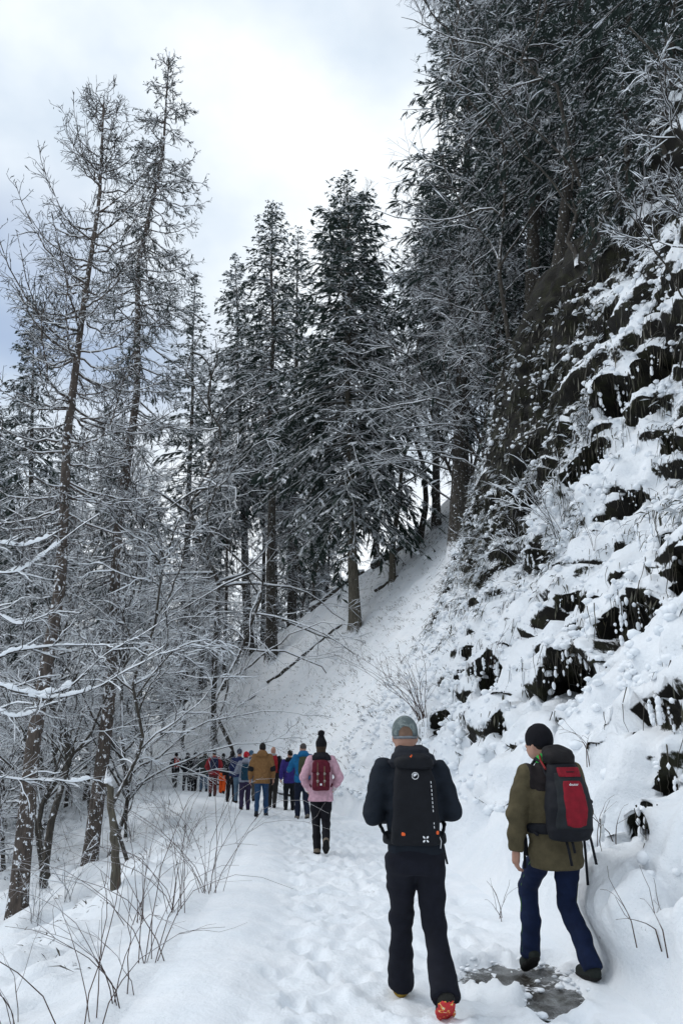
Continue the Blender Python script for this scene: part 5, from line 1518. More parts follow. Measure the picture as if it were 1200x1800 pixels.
for x, y, z0, z1, dx in ((-0.045, -0.27, 1.0, 0.82, 0.03), (0.0, -0.26, 1.0, 0.90, 0.02), (0.215, -0.10, 1.06, 0.80, 0.045), (0.20, -0.06, 1.05, 0.66, 0.0), (-0.225, 0.03, 1.04, 0.77, -0.01), (-0.21, 0.05, 1.03, 0.85, 0.01)):
    mb = MB(); ribbon_strap(mb, [(x, y, z0), (x + dx * 0.4, y - 0.01, z0 * 0.6 + z1 * 0.4), (x + dx, y - 0.005, z1)], 0.010); mb.build('loose_webbing', MB1, pk)
mb = MB(); blob_mesh(mb, [(0.165, -0.29, 1.24), (0.168, -0.28, 1.21)], [(0.012, 0.012, 0.015)] * 2, 2, 1); mb.build('clip', MB1, pk, True)
# ------------------------------------------------------------------ the walkers ahead
def stand(px, py_feet, py_head, height):
    """ground distance at which a walker of this height spans feet to head"""
    df, dh = pixdir(px, py_feet), pixdir(px, py_head)
    Y = height / (dh[2] / dh[1] - df[2] / df[1])
    x = df[0] / df[1] * Y
    return (x, Y, ground(x, Y))

STEP_L = dict(footL=((-0.10, 0.24, 0.10), 0.08), footR=((0.10, -0.22, 0.15), -0.55))
STEP_R = dict(footL=((-0.10, -0.22, 0.15), -0.55), footR=((0.10, 0.24, 0.10), 0.08))
def simple_pack(loc, yaw, sc, label, col, strap_col=None, w=0.15, z0=1.0, z1=1.45, d=0.10, pocket=None, group=None):
    pk = back_of(None, loc, yaw, sc, label, group)
    m = fabric(col)
    S = SDF((-0.3, -0.5, 0.8), (0.3, 0.05, 1.65), 0.016)
    S.loft([(z0, 0, -0.19, w * 0.92, d * 0.7), (z0 + 0.10, 0, -0.21, w, d), (z1 - 0.12, 0, -0.20, w * 0.95, d * 0.9), (z1, 0, -0.17, w * 0.7, d * 0.6)], 0.02, pw=2.8)
    S.wrinkle(0.004, (12, 12, 14), int(w * 1000)); S.obj('pack_body', m, pk)
    if pocket:
        P2 = S.copy().off(0.02).clip(lambda X, Y, Z: np.maximum(np.maximum(np.abs(X) - w * 0.66, Z - (z0 + 0.26)), z0 + 0.03 - Z)).clip(lambda X, Y, Z: Y + 0.2)
        P2.obj('pocket', fabric(pocket), pk)
    straps(pk, fabric(strap_col or col))
    return pk

# woman in the pink jacket
L = stand(563, 1503, 1285, 1.86); L = (L[0], L[1], ground(L[0], L[1]))
woman, sc = person('woman in pink jacket and black bobble hat, walking alone behind the group', L, 0.03, 1.73, h=0.012, female=True,
    footL=((-0.055, -0.10, 0.105), -0.12), footR=((0.085, -0.32, 0.235), -0.95), hip_z=0.90, arms='pocket', elbow=((-0.285, -0.10, 1.17), (0.30, -0.10, 1.17)), hands=((-0.215, 0.05, 0.985), (0.215, 0.05, 1.0)),
    jacket=(0.50, 0.30, 0.36), trousers=(0.006, 0.006, 0.009), boots=(0.16, 0.13, 0.10), hem=0.80, bulk=1.06, collar='fur', collar_col=(0.010, 0.010, 0.014),
    hat='pompom', hat_col=(0.006, 0.006, 0.008), hair='long', hair_col=(0.035, 0.022, 0.013), leg=0.98, cuffs=(0.55, 0.52, 0.52), wr=0.004, seed=41)
pk = back_of(woman, L, 0.03, sc, 'burgundy backpack with two brown leather straps, worn by the woman in pink')
MW = fabric((0.085, 0.008, 0.018)); ML = fabric((0.13, 0.075, 0.05)); 
S = SDF((-0.3, -0.5, 0.85), (0.3, 0.05, 1.60), 0.010)
S.loft([(0.955, 0, -0.195, 0.130, 0.075), (1.02, 0, -0.215, 0.142, 0.095), (1.25, 0, -0.205, 0.135, 0.09), (1.38, 0, -0.18, 0.12, 0.07)], 0.02, pw=3.2)
S.wrinkle(0.003, (12, 12, 14), 6); S.obj('pack_body', MW, pk)
Fl = S.copy().off(0.012).clip(lambda X, Y, Z: 1.235 - Z); Fl.ell((0, -0.17, 1.385), (0.125, 0.085, 0.045), 0.02, pw=2.6); Fl.wrinkle(0.004, (14, 14, 14), 9); Fl.obj('flap', MW, pk)
Po = S.copy().off(0.016).clip(lambda X, Y, Z: np.maximum(np.maximum(np.abs(X) - 0.10, Z - 1.13), 0.98 - Z)).clip(lambda X, Y, Z: Y + 0.20); Po.obj('pocket', MW, pk)
for x in (-0.055, 0.055):
    mb = MB(); pts = []
    for z in np.linspace(1.405, 1.025, 12): pts.append((x, min(back_y(S, x, z) - 0.022, -0.235), z))
    ribbon_strap(mb, pts, 0.0095, 0.003); st = mb.build('leather_strap', ML, pk)
    for z in (1.215, 1.105):
        mb = MB(); a = np.linspace(0, 2 * math.pi, 13); y = back_y(S, x, z) - 0.03
        mb.tubes(np.stack([x + 0.015 * np.cos(a), np.full(13, y), z + 0.015 * np.sin(a)], -1)[None], np.full((1, 13), 0.0045), 5)
        mb.build('buckle', fabric((0.5, 0.46, 0.42), 0.4), st, True)
t_ = SDF((-0.08, -0.4, 0.98), (0.08, -0.15, 1.12), 0.006); t_.slab((0.0, back_y(Po, 0.0, 1.055) - 0.002, 1.055), (0.018, 0.005, 0.018), 0.003, 0); t_.obj('woven_label', M_WHITE, pk)
straps(pk, MW)

G = 'walkers in the group ahead'
def walker(px, pf, ph, height, label, step=STEP_L, yaw=0.12, pack=None, h=0.029, **kw):
    L = stand(px, pf, ph, height)
    kw.setdefault('wr', 0.004); kw.setdefault('bulk', 1.12); kw.setdefault('leg', 1.06)
    rr = np.random.RandomState(int(px * 7))
    kw.setdefault('arms', ['down', 'swing', 'pocket', 'front'][rr.randint(4)])
    k_ = rr.uniform(0.5, 1.15); step = {a: ((b[0][0] * rr.uniform(0.7, 1.3), b[0][1] * k_, 0.10 + (b[0][2] - 0.10) * k_), b[1] * k_) for a, b in step.items()}
    yaw = yaw + rr.uniform(-0.15, 0.15)
    kw.setdefault('head_yaw', rr.uniform(-0.6, 0.6))
    t, sc = person(label, L, yaw, height, h=h, group=G, **{**step, **kw})
    if pack:
        simple_pack(L, yaw, sc, **pack)
    return t

walker(458, 1438, 1307, 1.80, 'person in camel coat with hood and dark elbow patches, blue jeans', STEP_R, 0.02, h=0.022, jacket=(0.20, 0.105, 0.042), trousers=(0.022, 0.055, 0.12), hem=0.80, bulk=1.14, collar='hood',
       hair='short', hair_col=(0.012, 0.010, 0.009), patch=(0.010, 0.010, 0.012), boots=(0.02, 0.025, 0.035), arms='down', seed=51, leg=0.95)
walker(531, 1434, 1299, 1.85, 'person in bright blue jacket and dark trousers beside the woman in pink', STEP_L, 0.1, h=0.022, jacket=(0.012, 0.115, 0.26), trousers=(0.010, 0.014, 0.030), hem=0.86, collar='hood', hair='cropped', hair_col=(0.06, 0.05, 0.05),
       boots=(0.16, 0.14, 0.12), elbow=((-0.30, 0.10, 1.18), (0.27, -0.02, 1.16)), hands=((-0.32, 0.30, 1.13), (0.25, 0.08, 0.92)), seed=52,
       pack=dict(label='olive green backpack on the person in the bright blue jacket', col=(0.05, 0.055, 0.03), w=0.14))
walker(508, 1422, 1314, 1.70, 'person in purple jacket with black furry collar, dark hair', STEP_R, 0.05, jacket=(0.032, 0.022, 0.14), trousers=(0.008, 0.009, 0.012), hem=0.80, bulk=1.1, collar='fur', collar_col=(0.006, 0.006, 0.008), hair='short', seed=53)
walker(478, 1418, 1310, 1.76, 'bald person with red backpack and black sleeves beside the camel coat', STEP_L, 0.1, jacket=(0.012, 0.013, 0.017), trousers=(0.030, 0.028, 0.026), hair='none', hem=0.85, scarf=(0.35, 0.36, 0.36), seed=54,
       pack=dict(label='red backpack on the bald person beside the camel coat', col=(0.26, 0.015, 0.022), w=0.16, z1=1.50))
walker(430, 1425, 1319, 1.66, 'person in red knitted hat and pale hood, patterned dark purple trousers', STEP_R, 0.12, jacket=(0.26, 0.28, 0.34), trousers=(0.030, 0.022, 0.055), hem=0.88, collar='hood', hat='beanie', hat_col=(0.42, 0.015, 0.025), hair='short', seed=55,
       pack=dict(label='teal blue backpack on the person in the red knitted hat', col=(0.012, 0.045, 0.075), w=0.16, z0=0.93, z1=1.40))
walker(418, 1410, 1314, 1.76, 'person in navy jacket, striped knitted hat and pale blue jeans', STEP_L, 0.15, jacket=(0.014, 0.022, 0.075), trousers=(0.085, 0.14, 0.20), hat='beanie', hat_col=(0.05, 0.055, 0.08), hem=0.85, hair='short', seed=56)
walker(439, 1408, 1318, 1.72, 'person in grey blue knitted hat, half hidden behind the red hat', STEP_R, 0.15, jacket=(0.03, 0.06, 0.12), trousers=(0.10, 0.09, 0.08), hat='beanie', hat_col=(0.05, 0.10, 0.16), hem=0.85, hair='short', seed=57)
walker(405, 1407, 1315, 1.74, 'person in black hooded jacket and black trousers next to the bright orange trousers', STEP_R, 0.18, jacket=(0.008, 0.009, 0.014), trousers=(0.007, 0.007, 0.010), hem=0.80, collar='hood', hair='long', hair_col=(0.01, 0.008, 0.008), seed=58)
walker(390, 1393, 1321, 1.68, 'person in black top and bright orange trousers', STEP_L, 0.2, jacket=(0.010, 0.011, 0.013), trousers=(0.62, 0.085, 0.012), hem=0.92, hair='long', hair_col=(0.010, 0.008, 0.007), leg=1.12, flare=0.02, seed=59)
walker(374, 1399, 1317, 1.76, 'person in red jacket and maroon trousers with a navy backpack', STEP_R, 0.2, jacket=(0.24, 0.022, 0.028), trousers=(0.085, 0.016, 0.018), hem=0.85, hair='short', seed=60,
       pack=dict(label='navy backpack on the person in the red jacket', col=(0.014, 0.020, 0.050), w=0.17, z1=1.50))
walker(358, 1388, 1315, 1.78, 'person in long grey green coat and blue jeans', STEP_L, 0.25, jacket=(0.036, 0.042, 0.036), trousers=(0.06, 0.10, 0.15), hem=0.74, collar='hood', hat='beanie', hat_col=(0.04, 0.045, 0.045), hair='short', seed=61)
walker(341, 1390, 1321, 1.72, 'person in black with a dark backpack outlined in grey', STEP_R, 0.25, jacket=(0.008, 0.009, 0.011), trousers=(0.008, 0.008, 0.011), hat='beanie', hat_col=(0.012, 0.012, 0.014), hair='short', hem=0.85, seed=62,
       pack=dict(label='dark backpack outlined in grey, on the second walker in black', col=(0.016, 0.018, 0.026), pocket=(0.05, 0.055, 0.065), w=0.15, z1=1.46))
walker(327, 1389, 1321, 1.73, 'person all in black without a backpack, near the head of the line', STEP_L, 0.28, jacket=(0.008, 0.009, 0.012), trousers=(0.009, 0.009, 0.012), hat='beanie', hat_col=(0.02, 0.02, 0.022), hair='short', hem=0.80, collar='hood', seed=63)
walker(307, 1385, 1323, 1.72, 'person in black with orange red backpack, leading the line', STEP_R, 0.3, jacket=(0.010, 0.008, 0.010), trousers=(0.012, 0.010, 0.012), hat='beanie', hat_col=(0.010, 0.009, 0.010), hair='short', hem=0.86, seed=64,
       pack=dict(label='orange red backpack on the walker leading the line', col=(0.36, 0.035, 0.020), w=0.15, z0=1.05, z1=1.48))
# ------------------------------------------------------------------ hanging roots, grass and clots of snow on the dark faces of the bank
def bank_detail():
    rs = np.random.RandomState(9)
    P = RIGHT; Nn = normals(P)
    i1 = np.searchsorted(ROWS, 30.0); j1 = np.searchsorted(HH, 13.5)
    P = P[:i1, :j1]; Nz = Nn[:i1, :j1, 2]; Nn = Nn[:i1, :j1]
    dark = Nz - bare_r[:i1, :j1] < 0.02
    lip = np.zeros_like(dark); lip[:, 2:] = ~dark[:, 2:] & dark[:, :-2]
    ii, jj = np.nonzero(lip & (HH[None, :j1] > 0.7))
    dens = np.clip((ROWS[ii + 1] - ROWS[ii]) / 0.045, 0.3, 3)
    pick = rs.rand(len(ii)) < 0.42 * dens
    ii, jj = ii[pick], jj[pick]
    p0 = P[ii, jj] + Nn[ii, jj] * rs.uniform(-0.02, 0.03, (len(ii), 1))
    T = len(p0)
    L = rs.gamma(2.0, 0.15, T).clip(0.08, 1.0)
    t = np.linspace(0, 1, 4)[None, :, None]
    out = Nn[ii, jj].copy(); out[:, 2] = 0; out = unit(out)
    drift = out[:, None, :] * 0.10 * np.sin(t * 2.2) * rs.uniform(0.2, 1.4, (T, 1, 1)) + rs.randn(T, 1, 3) * [0.10, 0.10, 0] * t ** 2
    S = p0[:, None, :] + np.array([0, 0, -1.0]) * t * L[:, None, None] + drift * L[:, None, None] * 1.5
    mb = MB(); R = rs.uniform(0.003, 0.009, (T, 1)) * (1 - 0.75 * t[..., 0])
    mb.tubes(S, R, 3)
    m, nt, b = mat_new('dry_roots'); n = nz(nt, 5, 4)
    nt.links.new(ramp(nt, n.outputs['Fac'], [(0.3, (0.012, 0.010, 0.007)), (0.6, (0.055, 0.045, 0.026)), (0.8, (0.045, 0.05, 0.02))]).outputs[0], b.inputs['Base Color'])
    tag(mb.build('hanging_roots', m), 'dead grass and roots hanging over the dark hollows of the bank', kind='stuff')
    # clots of snow: along the lips, caught on the roots and on the dark faces
    sn = MB()
    k = rs.rand(T) < 0.35
    s = rs.gamma(3, 0.010, k.sum()).clip(0.012, 0.06)
    blob_mesh(sn, p0[k] + out[k] * 0.02, np.stack([s * 1.2, s * 1.2, s * 0.8], -1), 1, 1)
    k = rs.rand(T) < 0.35
    f = rs.randint(1, 4, k.sum()); c = S[k][np.arange(k.sum()), f]
    s = rs.uniform(0.008, 0.032, k.sum())
    blob_mesh(sn, c, np.stack([s, s, s * 1.3], -1), 2, 0)
    di, dj = np.nonzero(dark & (HH[None, :j1] > 0.6))
    k = rs.rand(len(di)) < 0.016 * np.clip((ROWS[di + 1] - ROWS[di]) / 0.045, 0.3, 3)
    c = P[di[k], dj[k]]; s = rs.gamma(2, 0.009, k.sum()).clip(0.006, 0.06)
    blob_mesh(sn, c + Nn[di[k], dj[k]] * 0.01, np.stack([s * 1.4, s * 1.4, s * 0.8], -1), 3, 0)
    tag(sn.build('snow_clots', M_SNOW, None, True), 'clots of snow caught on roots and ledges of the bank', kind='stuff')
    # moss and dead leaves as small hanging tufts on the dark faces
    k = rs.rand(len(di)) < (0.16 + 0.22 * sstep(5.5, 8, HH[dj])) * np.clip((ROWS[di + 1] - ROWS[di]) / 0.045, 0.3, 3)
    A = P[di[k], dj[k]]; nn = Nn[di[k], dj[k]]
    B = A + nn * rs.uniform(0.02, 0.09, (k.sum(), 1)) + np.array([0, 0, -1.0]) * (rs.uniform(0.04, 0.20, (k.sum(), 1)) * (1 + 1.3 * sstep(5.5, 8, HH[dj[k]]))[:, None]) + rs.randn(k.sum(), 3) * 0.03
    gm = MB(); ribbons(gm, A, B, rs.uniform(0.006, 0.022, k.sum()), 0.0, rs)
    m, nt, b = mat_new('moss_tufts'); n = nz(nt, 2.0, 4)
    nt.links.new(ramp(nt, n.outputs['Fac'], [(0.35, (0.008, 0.008, 0.005)), (0.55, (0.026, 0.028, 0.011)), (0.7, (0.055, 0.044, 0.022))]).outputs[0], b.inputs['Base Color'])
    tag(gm.build('moss_tufts', m), 'moss and dead grass on the shaded faces of the bank', kind='stuff')
bank_detail()

# stalks hanging across the hollows, many cased in snow
def hollow_stalks():
    rs = np.random.RandomState(49)
    wood = MB(); C, Sz = [], []
    lines = []
    for cx, cy, cz, w, h, depth in HL:
        if w < 0.13: continue
        dv = np.array([cx, cy]) / math.hypot(cx, cy); side = np.array([dv[1], -dv[0]])
        for k in range(int(w / 0.030)):
            lx = rs.uniform(-1.0, 1.0)
            xy = np.array([cx, cy]) + side * lx * w - dv * rs.uniform(-0.12, 0.10)
            z1 = cz + h * math.sqrt(max(0.05, 1 - lx * lx)) * rs.uniform(0.85, 1.1)
            L = h * rs.uniform(0.5, 1.9)
            t = np.linspace(0, 1, 6)
            d = rs.randn(2) * 0.10 * L
            P = np.stack([xy[0] + d[0] * t ** 2, xy[1] + d[1] * t ** 2, z1 - L * t], -1)
            P[1:-1] += rs.randn(4, 3) * 0.008
            lines.append(P)
            if rs.rand() < 0.55:
                m = rs.randint(2, 9); tt = np.sort(rs.uniform(0.0, 1.0, m)); s = rs.uniform(0.010, 0.030) * (1 + 0.5 * rs.rand(m)) * (0.5 + h)
                for a, b in zip(tt, s): C.append([np.interp(a, t, P[:, i]) for i in range(3)]); Sz.append([b, b, b * rs.uniform(1.0, 2.4)])
    Q = np.array(lines)
    wood.tubes(Q, np.linspace(0.006, 0.003, 6)[None] * rs.uniform(0.5, 1.5, (len(Q), 1)), 3)
    tag(wood.build('hanging_stalks', bpy.data.materials['dry_roots']), 'dry stalks hanging across the dark hollows of the bank', kind='stuff')
    sn = MB(); blob_mesh(sn, C, Sz, 4, 1)
    tag(sn.build('stalk_snow', M_SNOW, None, True), 'snow casing the stalks across the dark hollows', kind='stuff')
hollow_stalks()

# small snow clumps on grass and moss all over the bank
def snow_clumps():
    rs = np.random.RandomState(59)
    i1 = np.searchsorted(ROWS, 26.0)
    P = RIGHT[:i1]; Nn = normals(RIGHT)[:i1]
    ii, jj = np.nonzero((HH[None, :] > 0.25) & (HH[None, :] < 13) & (ROWS[:i1, None] > 4.5) & (Nn[..., 2] > -0.05) & (HOLLOWS[:i1] < 0.05))
    n1 = vnoise(ROWS[ii] * 1.1, HH[jj] * 1.1, seed=14)
    k = rs.rand(len(ii)) < 0.10 * np.clip((ROWS[ii + 1] - ROWS[ii]) / 0.05, 0.4, 3) * (0.25 + 1.2 * sstep(-0.2, 0.5, n1)) * (0.5 + sstep(0.6, 0.2, Nn[ii, jj, 2]) if False else 0.5 + (1 - sstep(0.2, 0.7, Nn[ii, jj, 2])))
    ii, jj = ii[k], jj[k]
    if len(ii) > 7000:
        q = rs.permutation(len(ii))[:7000]; ii, jj = ii[q], jj[q]
    s = np.minimum(rs.gamma(4, 0.013, len(ii)).clip(0.02, 0.12), 0.030 + 0.0050 * ROWS[ii])
    C = P[ii, jj] + Nn[ii, jj] * (s * 0.15)[:, None] + rs.randn(len(ii), 3) * 0.015
    mb = MB(); blob_mesh(mb, C, np.stack([s * rs.uniform(0.8, 1.3, len(s)), s * rs.uniform(0.8, 1.3, len(s)), s * rs.uniform(0.6, 1.0, len(s))], -1), 6, 1)
    tag(mb.build('snow_clumps', M_SNOW, None, True), 'small clumps of snow resting on the grass of the bank', kind='stuff')
snow_clumps()

# tufts of grass and dwarf shrubs hanging from the cliff, snow on their backs
def cliff_tufts():
    rs = np.random.RandomState(39)
    i1 = np.searchsorted(ROWS, 27.0)
    P = RIGHT[:i1]; Nn = normals(RIGHT)[:i1]
    ii, jj = np.nonzero((HH[None, :] > 4.2) & (HH[None, :] < 15) & (ROWS[:i1, None] > 7.0) & (np.abs(Nn[..., 2] - 0.15) < 0.35))
    k = rs.rand(len(ii)) < 0.045 * np.clip((ROWS[ii + 1] - ROWS[ii]) / 0.05, 0.4, 3) * (0.4 + 1.2 * sstep(-0.1, 0.4, vnoise(ii * 0.05, jj * 0.06, seed=4)))
    ii, jj = ii[k], jj[k]
    n = 11
    A = np.repeat(P[ii, jj], n, 0) + rs.randn(len(ii) * n, 3) * 0.07
    nn = np.repeat(Nn[ii, jj], n, 0); nn[:, 2] = 0; nn = unit(nn)
    L = np.repeat(rs.uniform(0.12, 0.50, len(ii)), n) * rs.uniform(0.5, 1.2, len(A))
    B = A + unit(nn * 0.55 + rs.randn(len(A), 3) * 0.45 + [0, 0, -0.65]) * L[:, None]
    mb = MB(); ribbons(mb, A, B, rs.uniform(0.006, 0.020, len(A)), 0.16, rs)
    m, nt, b = mat_new('cliff_grass'); q = nz(nt, 1.2, 4)
    nt.links.new(ramp(nt, q.outputs['Fac'], [(0.35, (0.010, 0.010, 0.006)), (0.55, (0.028, 0.030, 0.013)), (0.7, (0.055, 0.044, 0.024))]).outputs[0], b.inputs['Base Color'])
    tag(mb.build('hanging_grass', m), 'hanging grass and dwarf shrubs on the cliff', kind='stuff')
    sn = MB(); k = rs.rand(len(A)) < 0.36
    ribbons(sn, A[k] + [0, 0, 0.03], A[k] * 0.3 + B[k] * 0.7 + [0, 0, 0.03], rs.uniform(0.015, 0.045, k.sum()), 0.16, rs, tent=0.025)
    tag(sn.build('grass_snow', M_SNOW), 'snow lying on the hanging grass of the cliff', kind='stuff')
cliff_tufts()

# grass poking through the thin snow of the open slope
def slope_grass():
    rs = np.random.RandomState(19)
    P = RIGHT
    ok = (Yg > 15) & (Yg < 58) & (Hg > 0.3) & (Hg < 16)
    ii, jj = np.nonzero(ok)
    w = (0.25 + 0.75 * sstep(0.0, 0.5, vnoise(ii * 0.06, jj * 0.09, seed=7) + 0.2)) * np.clip(ROWS[ii] / 35.0, 0.3, 1.5) * sstep(14, 26, ROWS[ii] + 0.0)
    k = rs.rand(len(ii)) < 0.10 * w
    ii, jj = ii[k], jj[k]
    n = 5
    A = np.repeat(P[ii, jj], n, 0) + rs.randn(len(ii) * n, 3) * [0.10, 0.10, 0.02]
    down = np.stack([np.full(len(A), -0.6), np.full(len(A), -0.35), np.full(len(A), 0.15)], -1)
    B = A + (down + rs.randn(len(A), 3) * 0.35 + [0, 0, 0.2]) * rs.uniform(0.06, 0.22, (len(A), 1))
    mb = MB(); ribbons(mb, A, B, rs.uniform(0.005, 0.015, len(A)), 0.12, rs)
    m, nt, b = mat_new('dead_grass'); nn = nz(nt, 1.5, 4)
    nt.links.new(ramp(nt, nn.outputs['Fac'], [(0.35, (0.020, 0.016, 0.010)), (0.65, (0.075, 0.060, 0.035))]).outputs[0], b.inputs['Base Color'])
    tag(mb.build('dead_grass', m), 'dead grass poking through the thin snow of the open slope', kind='stuff')
slope_grass()
def left_grass():
    rs = np.random.RandomState(29)
    D = Dl[:, ::-1]
    ii, jj = np.nonzero((D > 0.6) & (D < 14) & (ROWS[:, None] < 40) & (ROWS[:, None] > 3.5))
    w = np.clip(ROWS[ii] / 12.0, 0.3, 2.0) * (0.15 + sstep(0.1, 0.55, vnoise(LEFT[ii, jj, 0] * 1.5, LEFT[ii, jj, 1] * 1.5, seed=8)))
    k = rs.rand(len(ii)) < 0.05 * w
    ii, jj = ii[k], jj[k]; n = 6
    A = np.repeat(LEFT[ii, jj], n, 0) + rs.randn(len(ii) * n, 3) * [0.05, 0.05, 0.01]
    B = A + (np.array([-0.5, -0.2, 0.25]) + rs.randn(len(A), 3) * 0.5) * rs.uniform(0.05, 0.22, (len(A), 1))
    mb = MB(); ribbons(mb, A, B, rs.uniform(0.004, 0.012, len(A)), 0.1, rs)
    tag(mb.build('dead_grass', bpy.data.materials['dead_grass']), 'dead grass and leaves poking through the snow of the left slope', kind='stuff')
left_grass()
# ------------------------------------------------------------------ stems, shrubs, logs, the broken trunk
def shrub(name, label, loc, seed, n, h, spread, r=0.006, mat=None, curve=0.3, sub=3, snow=0.0, group=None, toward=(0, 0)):
    rs = np.random.RandomState(seed)
    t = np.linspace(0, 1, 8)[None, :]
    az = rs.rand(n) * 6.283; L = h * rs.uniform(0.5, 1.15, n); sp = spread * rs.uniform(0.3, 1.2, n)
    dx = np.cos(az) * sp + toward[0]; dy = np.sin(az) * sp + toward[1]
    P = np.stack([dx[:, None] * (t + curve * t ** 3), dy[:, None] * (t + curve * t ** 3), t * 1.0 - curve * sp[:, None] * t ** 3], -1) * L[:, None, None]
    P[:, :, :2] += rs.randn(n, 1, 2) * 0.06
    P[:, 0, 2] -= 0.1
    P[:, 2:] += np.cumsum(rs.randn(n, 6, 3) * 0.012 * h, axis=1)
    R = radii(P, r, r * 0.35)
    mb = MB(); mb.tubes(P, R, 4)
    sn = MB()
    if sub:
        n2 = grow(P, sub, rs, 0.35, (0.3, 0.9), n=5, t0=0.25, up=0.15, wiggle=0.15)
        R2 = radii(n2, r * 0.6, r * 0.3); mb.tubes(n2, R2, 3)
        if snow: snow_on(sn, n2, R2, rs, snow, 1.2, 0.5)
    if snow: snow_on(sn, P, R, rs, snow, 1.0, 0.5)
    T = thing(name, label, 'shrub' if 'shrub' in name else 'plant', loc, 0, group)
    mb.build('stems', mat or M_STEM, T)
    if snow: sn.build('snow', M_SNOW, T)
    return T
def g(px, py, Y=None):
    p = spot(px, py) if Y is None else place(px, py, Y)
    return tuple(p)
# briars on the edge of the left slope
GB = 'leafless reddish briars on the left verge'
briars = [(365, 1570, 12, 1.5, 'arching reddish briar rooted at the edge of the path, farthest up the left verge'),
          (315, 1600, 9, 1.35, 'reddish briar with long straight canes below the broken trunk'),
          (270, 1690, 8, 1.2, 'sparse briar with thin canes on the snowy slope above the bottom'),
          (245, 1620, 9, 1.3, 'tangled briar between the broken trunk and the lower slope'),
          (145, 1800, 5, 1.1, 'dark forked briar at the bottom of the slope, nearest of all'),
          (330, 1480, 10, 1.3, 'briar in front of the fence like stems behind the broken trunk'),
          (225, 1760, 6, 0.8, 'low crooked briar half buried in snow near the bottom'),
          (30, 1800, 6, 0.9, 'short dark briar in the lowest corner of the slope')]
for i, (px, py, n, h, lab) in enumerate(briars):
    shrub('briar', lab, g(px, py), 200 + i, n, h * 1.15, 0.75, 0.0040 if i not in (4, 7) else 0.0036, sub=2, curve=0.7, group=GB, toward=(-0.25, 0.1))
for i, (px, py, n, h) in enumerate([(60, 1620, 8, 0.8), (120, 1580, 7, 0.9), (230, 1480, 9, 1.0), (290, 1440, 9, 1.0), (200, 1420, 9, 1.1), (100, 1420, 10, 1.2), (20, 1430, 10, 1.2), (270, 1390, 9, 1.2)]):
    shrub('bare_shrub', 'thin leafless shrub dusted with snow among the trunks of the left slope', g(px, py), 240 + i, n, h, 0.55, 0.006, sub=4, snow=0.5, mat=M_TWIG, group='thin shrubs among the trunks on the left')
# shrubs on the right
shrub('bare_shrub', 'fan shaped leafless shrub above the cap of the nearest walker', g(745, 1262), 260, 17, 1.7, 0.75, 0.008, sub=4, mat=M_STEM, toward=(-0.45, 0))
shrub('bare_shrub', 'greyish twiggy shrub beside the rocks, high on the open slope', g(985, 940), 261, 16, 1.8, 0.7, 0.008, sub=5, snow=0.5, mat=M_TWIG, toward=(-0.3, 0))
shrub('bare_shrub', 'small twiggy shrub lower left of the greyish one on the open slope', g(915, 985), 262, 12, 1.2, 0.8, 0.009, sub=5, snow=0.5, mat=M_TWIG, toward=(-0.3, 0))
for i, (px, py, n, h) in enumerate([(1150, 1640, 5, 0.3), (1078, 1480, 4, 0.55), (880, 1620, 3, 0.35), (1040, 1330, 4, 0.4), (870, 1160, 5, 0.8), (1045, 960, 4, 1.2), (1075, 720, 4, 1.0), (830, 1070, 4, 0.9)]):
    lab = ['dry broken stalks in the snow low on the bank, near the bottom right', 'pale dead stalk leaning on the dark hollow beside the backpacks', 'bent thin stalk standing in the snow between the two nearest walkers', 'thin stalks behind the red pack',
           'drooping stalk above the dark cave', 'long thin twig lying over the middle of the bank', 'thin twigs under the mossy cliff', 'twig arching out of the snow left of the cave'][i]
    shrub('dry_stalk', lab, g(px, py), 280 + i, n, h, 0.8, 0.0045, sub=1, curve=0.6)

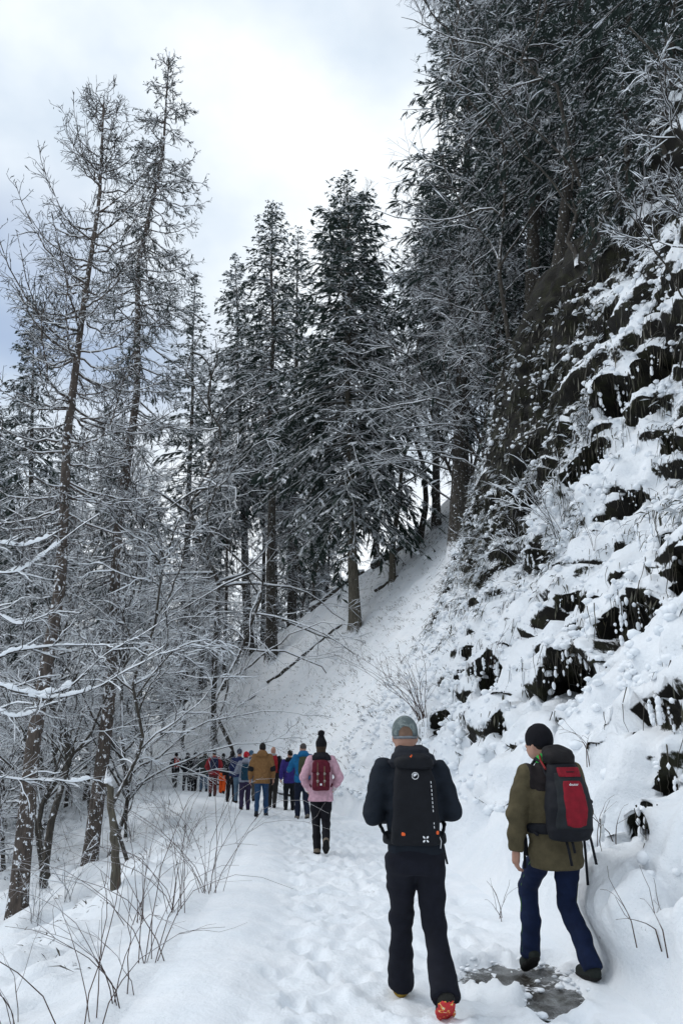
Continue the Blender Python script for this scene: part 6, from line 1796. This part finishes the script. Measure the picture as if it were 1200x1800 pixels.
# broken trunk
pS = np.array(g(208, 1560)); h = 2.0
tS = at(192, 1370, pS[1])
mb = MB(); rs = np.random.RandomState(3)
t = np.linspace(0, 1, 12)
ln = np.array(tS) - pS
P = t[:, None] * ln[None] + rs.randn(12, 3) * 0.012
P[0] = [0, 0, -0.3]
mb.tube(P, np.linspace(0.056, 0.042, 12) + 0.03 * np.exp(-t * 9), 12)
mbt = MB()
for k in range(7):      # splintered top
    a = k / 7 * 6.28
    q = P[-1] + np.array([0.03 * math.cos(a), 0.03 * math.sin(a), -0.02]); mbt.tube([q, q + [0.01 * math.cos(a), 0.0, rs.uniform(0.04, 0.22)]], [0.024, 0.004], 4)
T = thing('broken_trunk', 'short broken trunk with splintered top standing on the left slope', 'dead tree', tuple(pS))
mb.build('trunk', M_BARK_PALE, T, True); mbt.build('splinters', M_BARK_PALE, T)
sn = MB(); blob_mesh(sn, [P[-1] + [0, 0, 0.02]], [(0.055, 0.055, 0.035)], 3, 2); sn.build('snow', M_SNOW, T, True)

# logs on the slope
def log(label, a, b, r, lift=0.1, seed=0):
    a, b = np.array(spot(*a)), np.array(spot(*b))
    rs = np.random.RandomState(seed)
    n = 14; t = np.linspace(0, 1, n)
    W = a + (b - a) * t[:, None]
    for q in W[1:-1]: q[2] = max(q[2], ground(q[0], q[1]) - 0.05)
    W[:, 2] += lift
    P = W - a
    P[:, 2] = np.convolve(np.pad(P[:, 2], 2, 'edge'), np.ones(5) / 5, 'valid') + rs.randn(n) * 0.02
    mb = MB(); R = np.linspace(r, r * 0.55, n); mb.tube(P, R, 8)
    st = MB()
    for k in range(5):
        i = rs.randint(2, n - 2); d = unit(rs.randn(3) + [0, 0, 0.8]); st.tube([P[i], P[i] + d * rs.uniform(0.15, 0.4)], [r * 0.3, r * 0.1], 4)
    sn = MB(); snow_on(sn, P[None], R[None], rs, 1.0, 0.95, 0.5)
    T = thing('fallen_log', label, 'log', tuple(a))
    mb.build('trunk', M_BARK_GREY, T, True); st.build('branch_stubs', M_BARK_GREY, T); sn.build('snow', M_SNOW, T, True)
log('thick fallen log below the pale slanting birch', (655, 1000), (732, 948), 0.24, 0.1, 1)
log('long thin fallen log slanting down the open slope to the slim spruce', (470, 1205), (608, 1092), 0.11, 0.05, 2)
log('fallen log half covered in snow behind the broad dark spruce', (545, 1078), (640, 1000), 0.20, 0.12, 3)
log('short dark log lying below the thick fallen log', (660, 1040), (700, 1012), 0.13, 0.02, 4)
log('thin branch lying in the snow near the head of the walkers', (410, 1250), (450, 1222), 0.05, 0.02, 5)
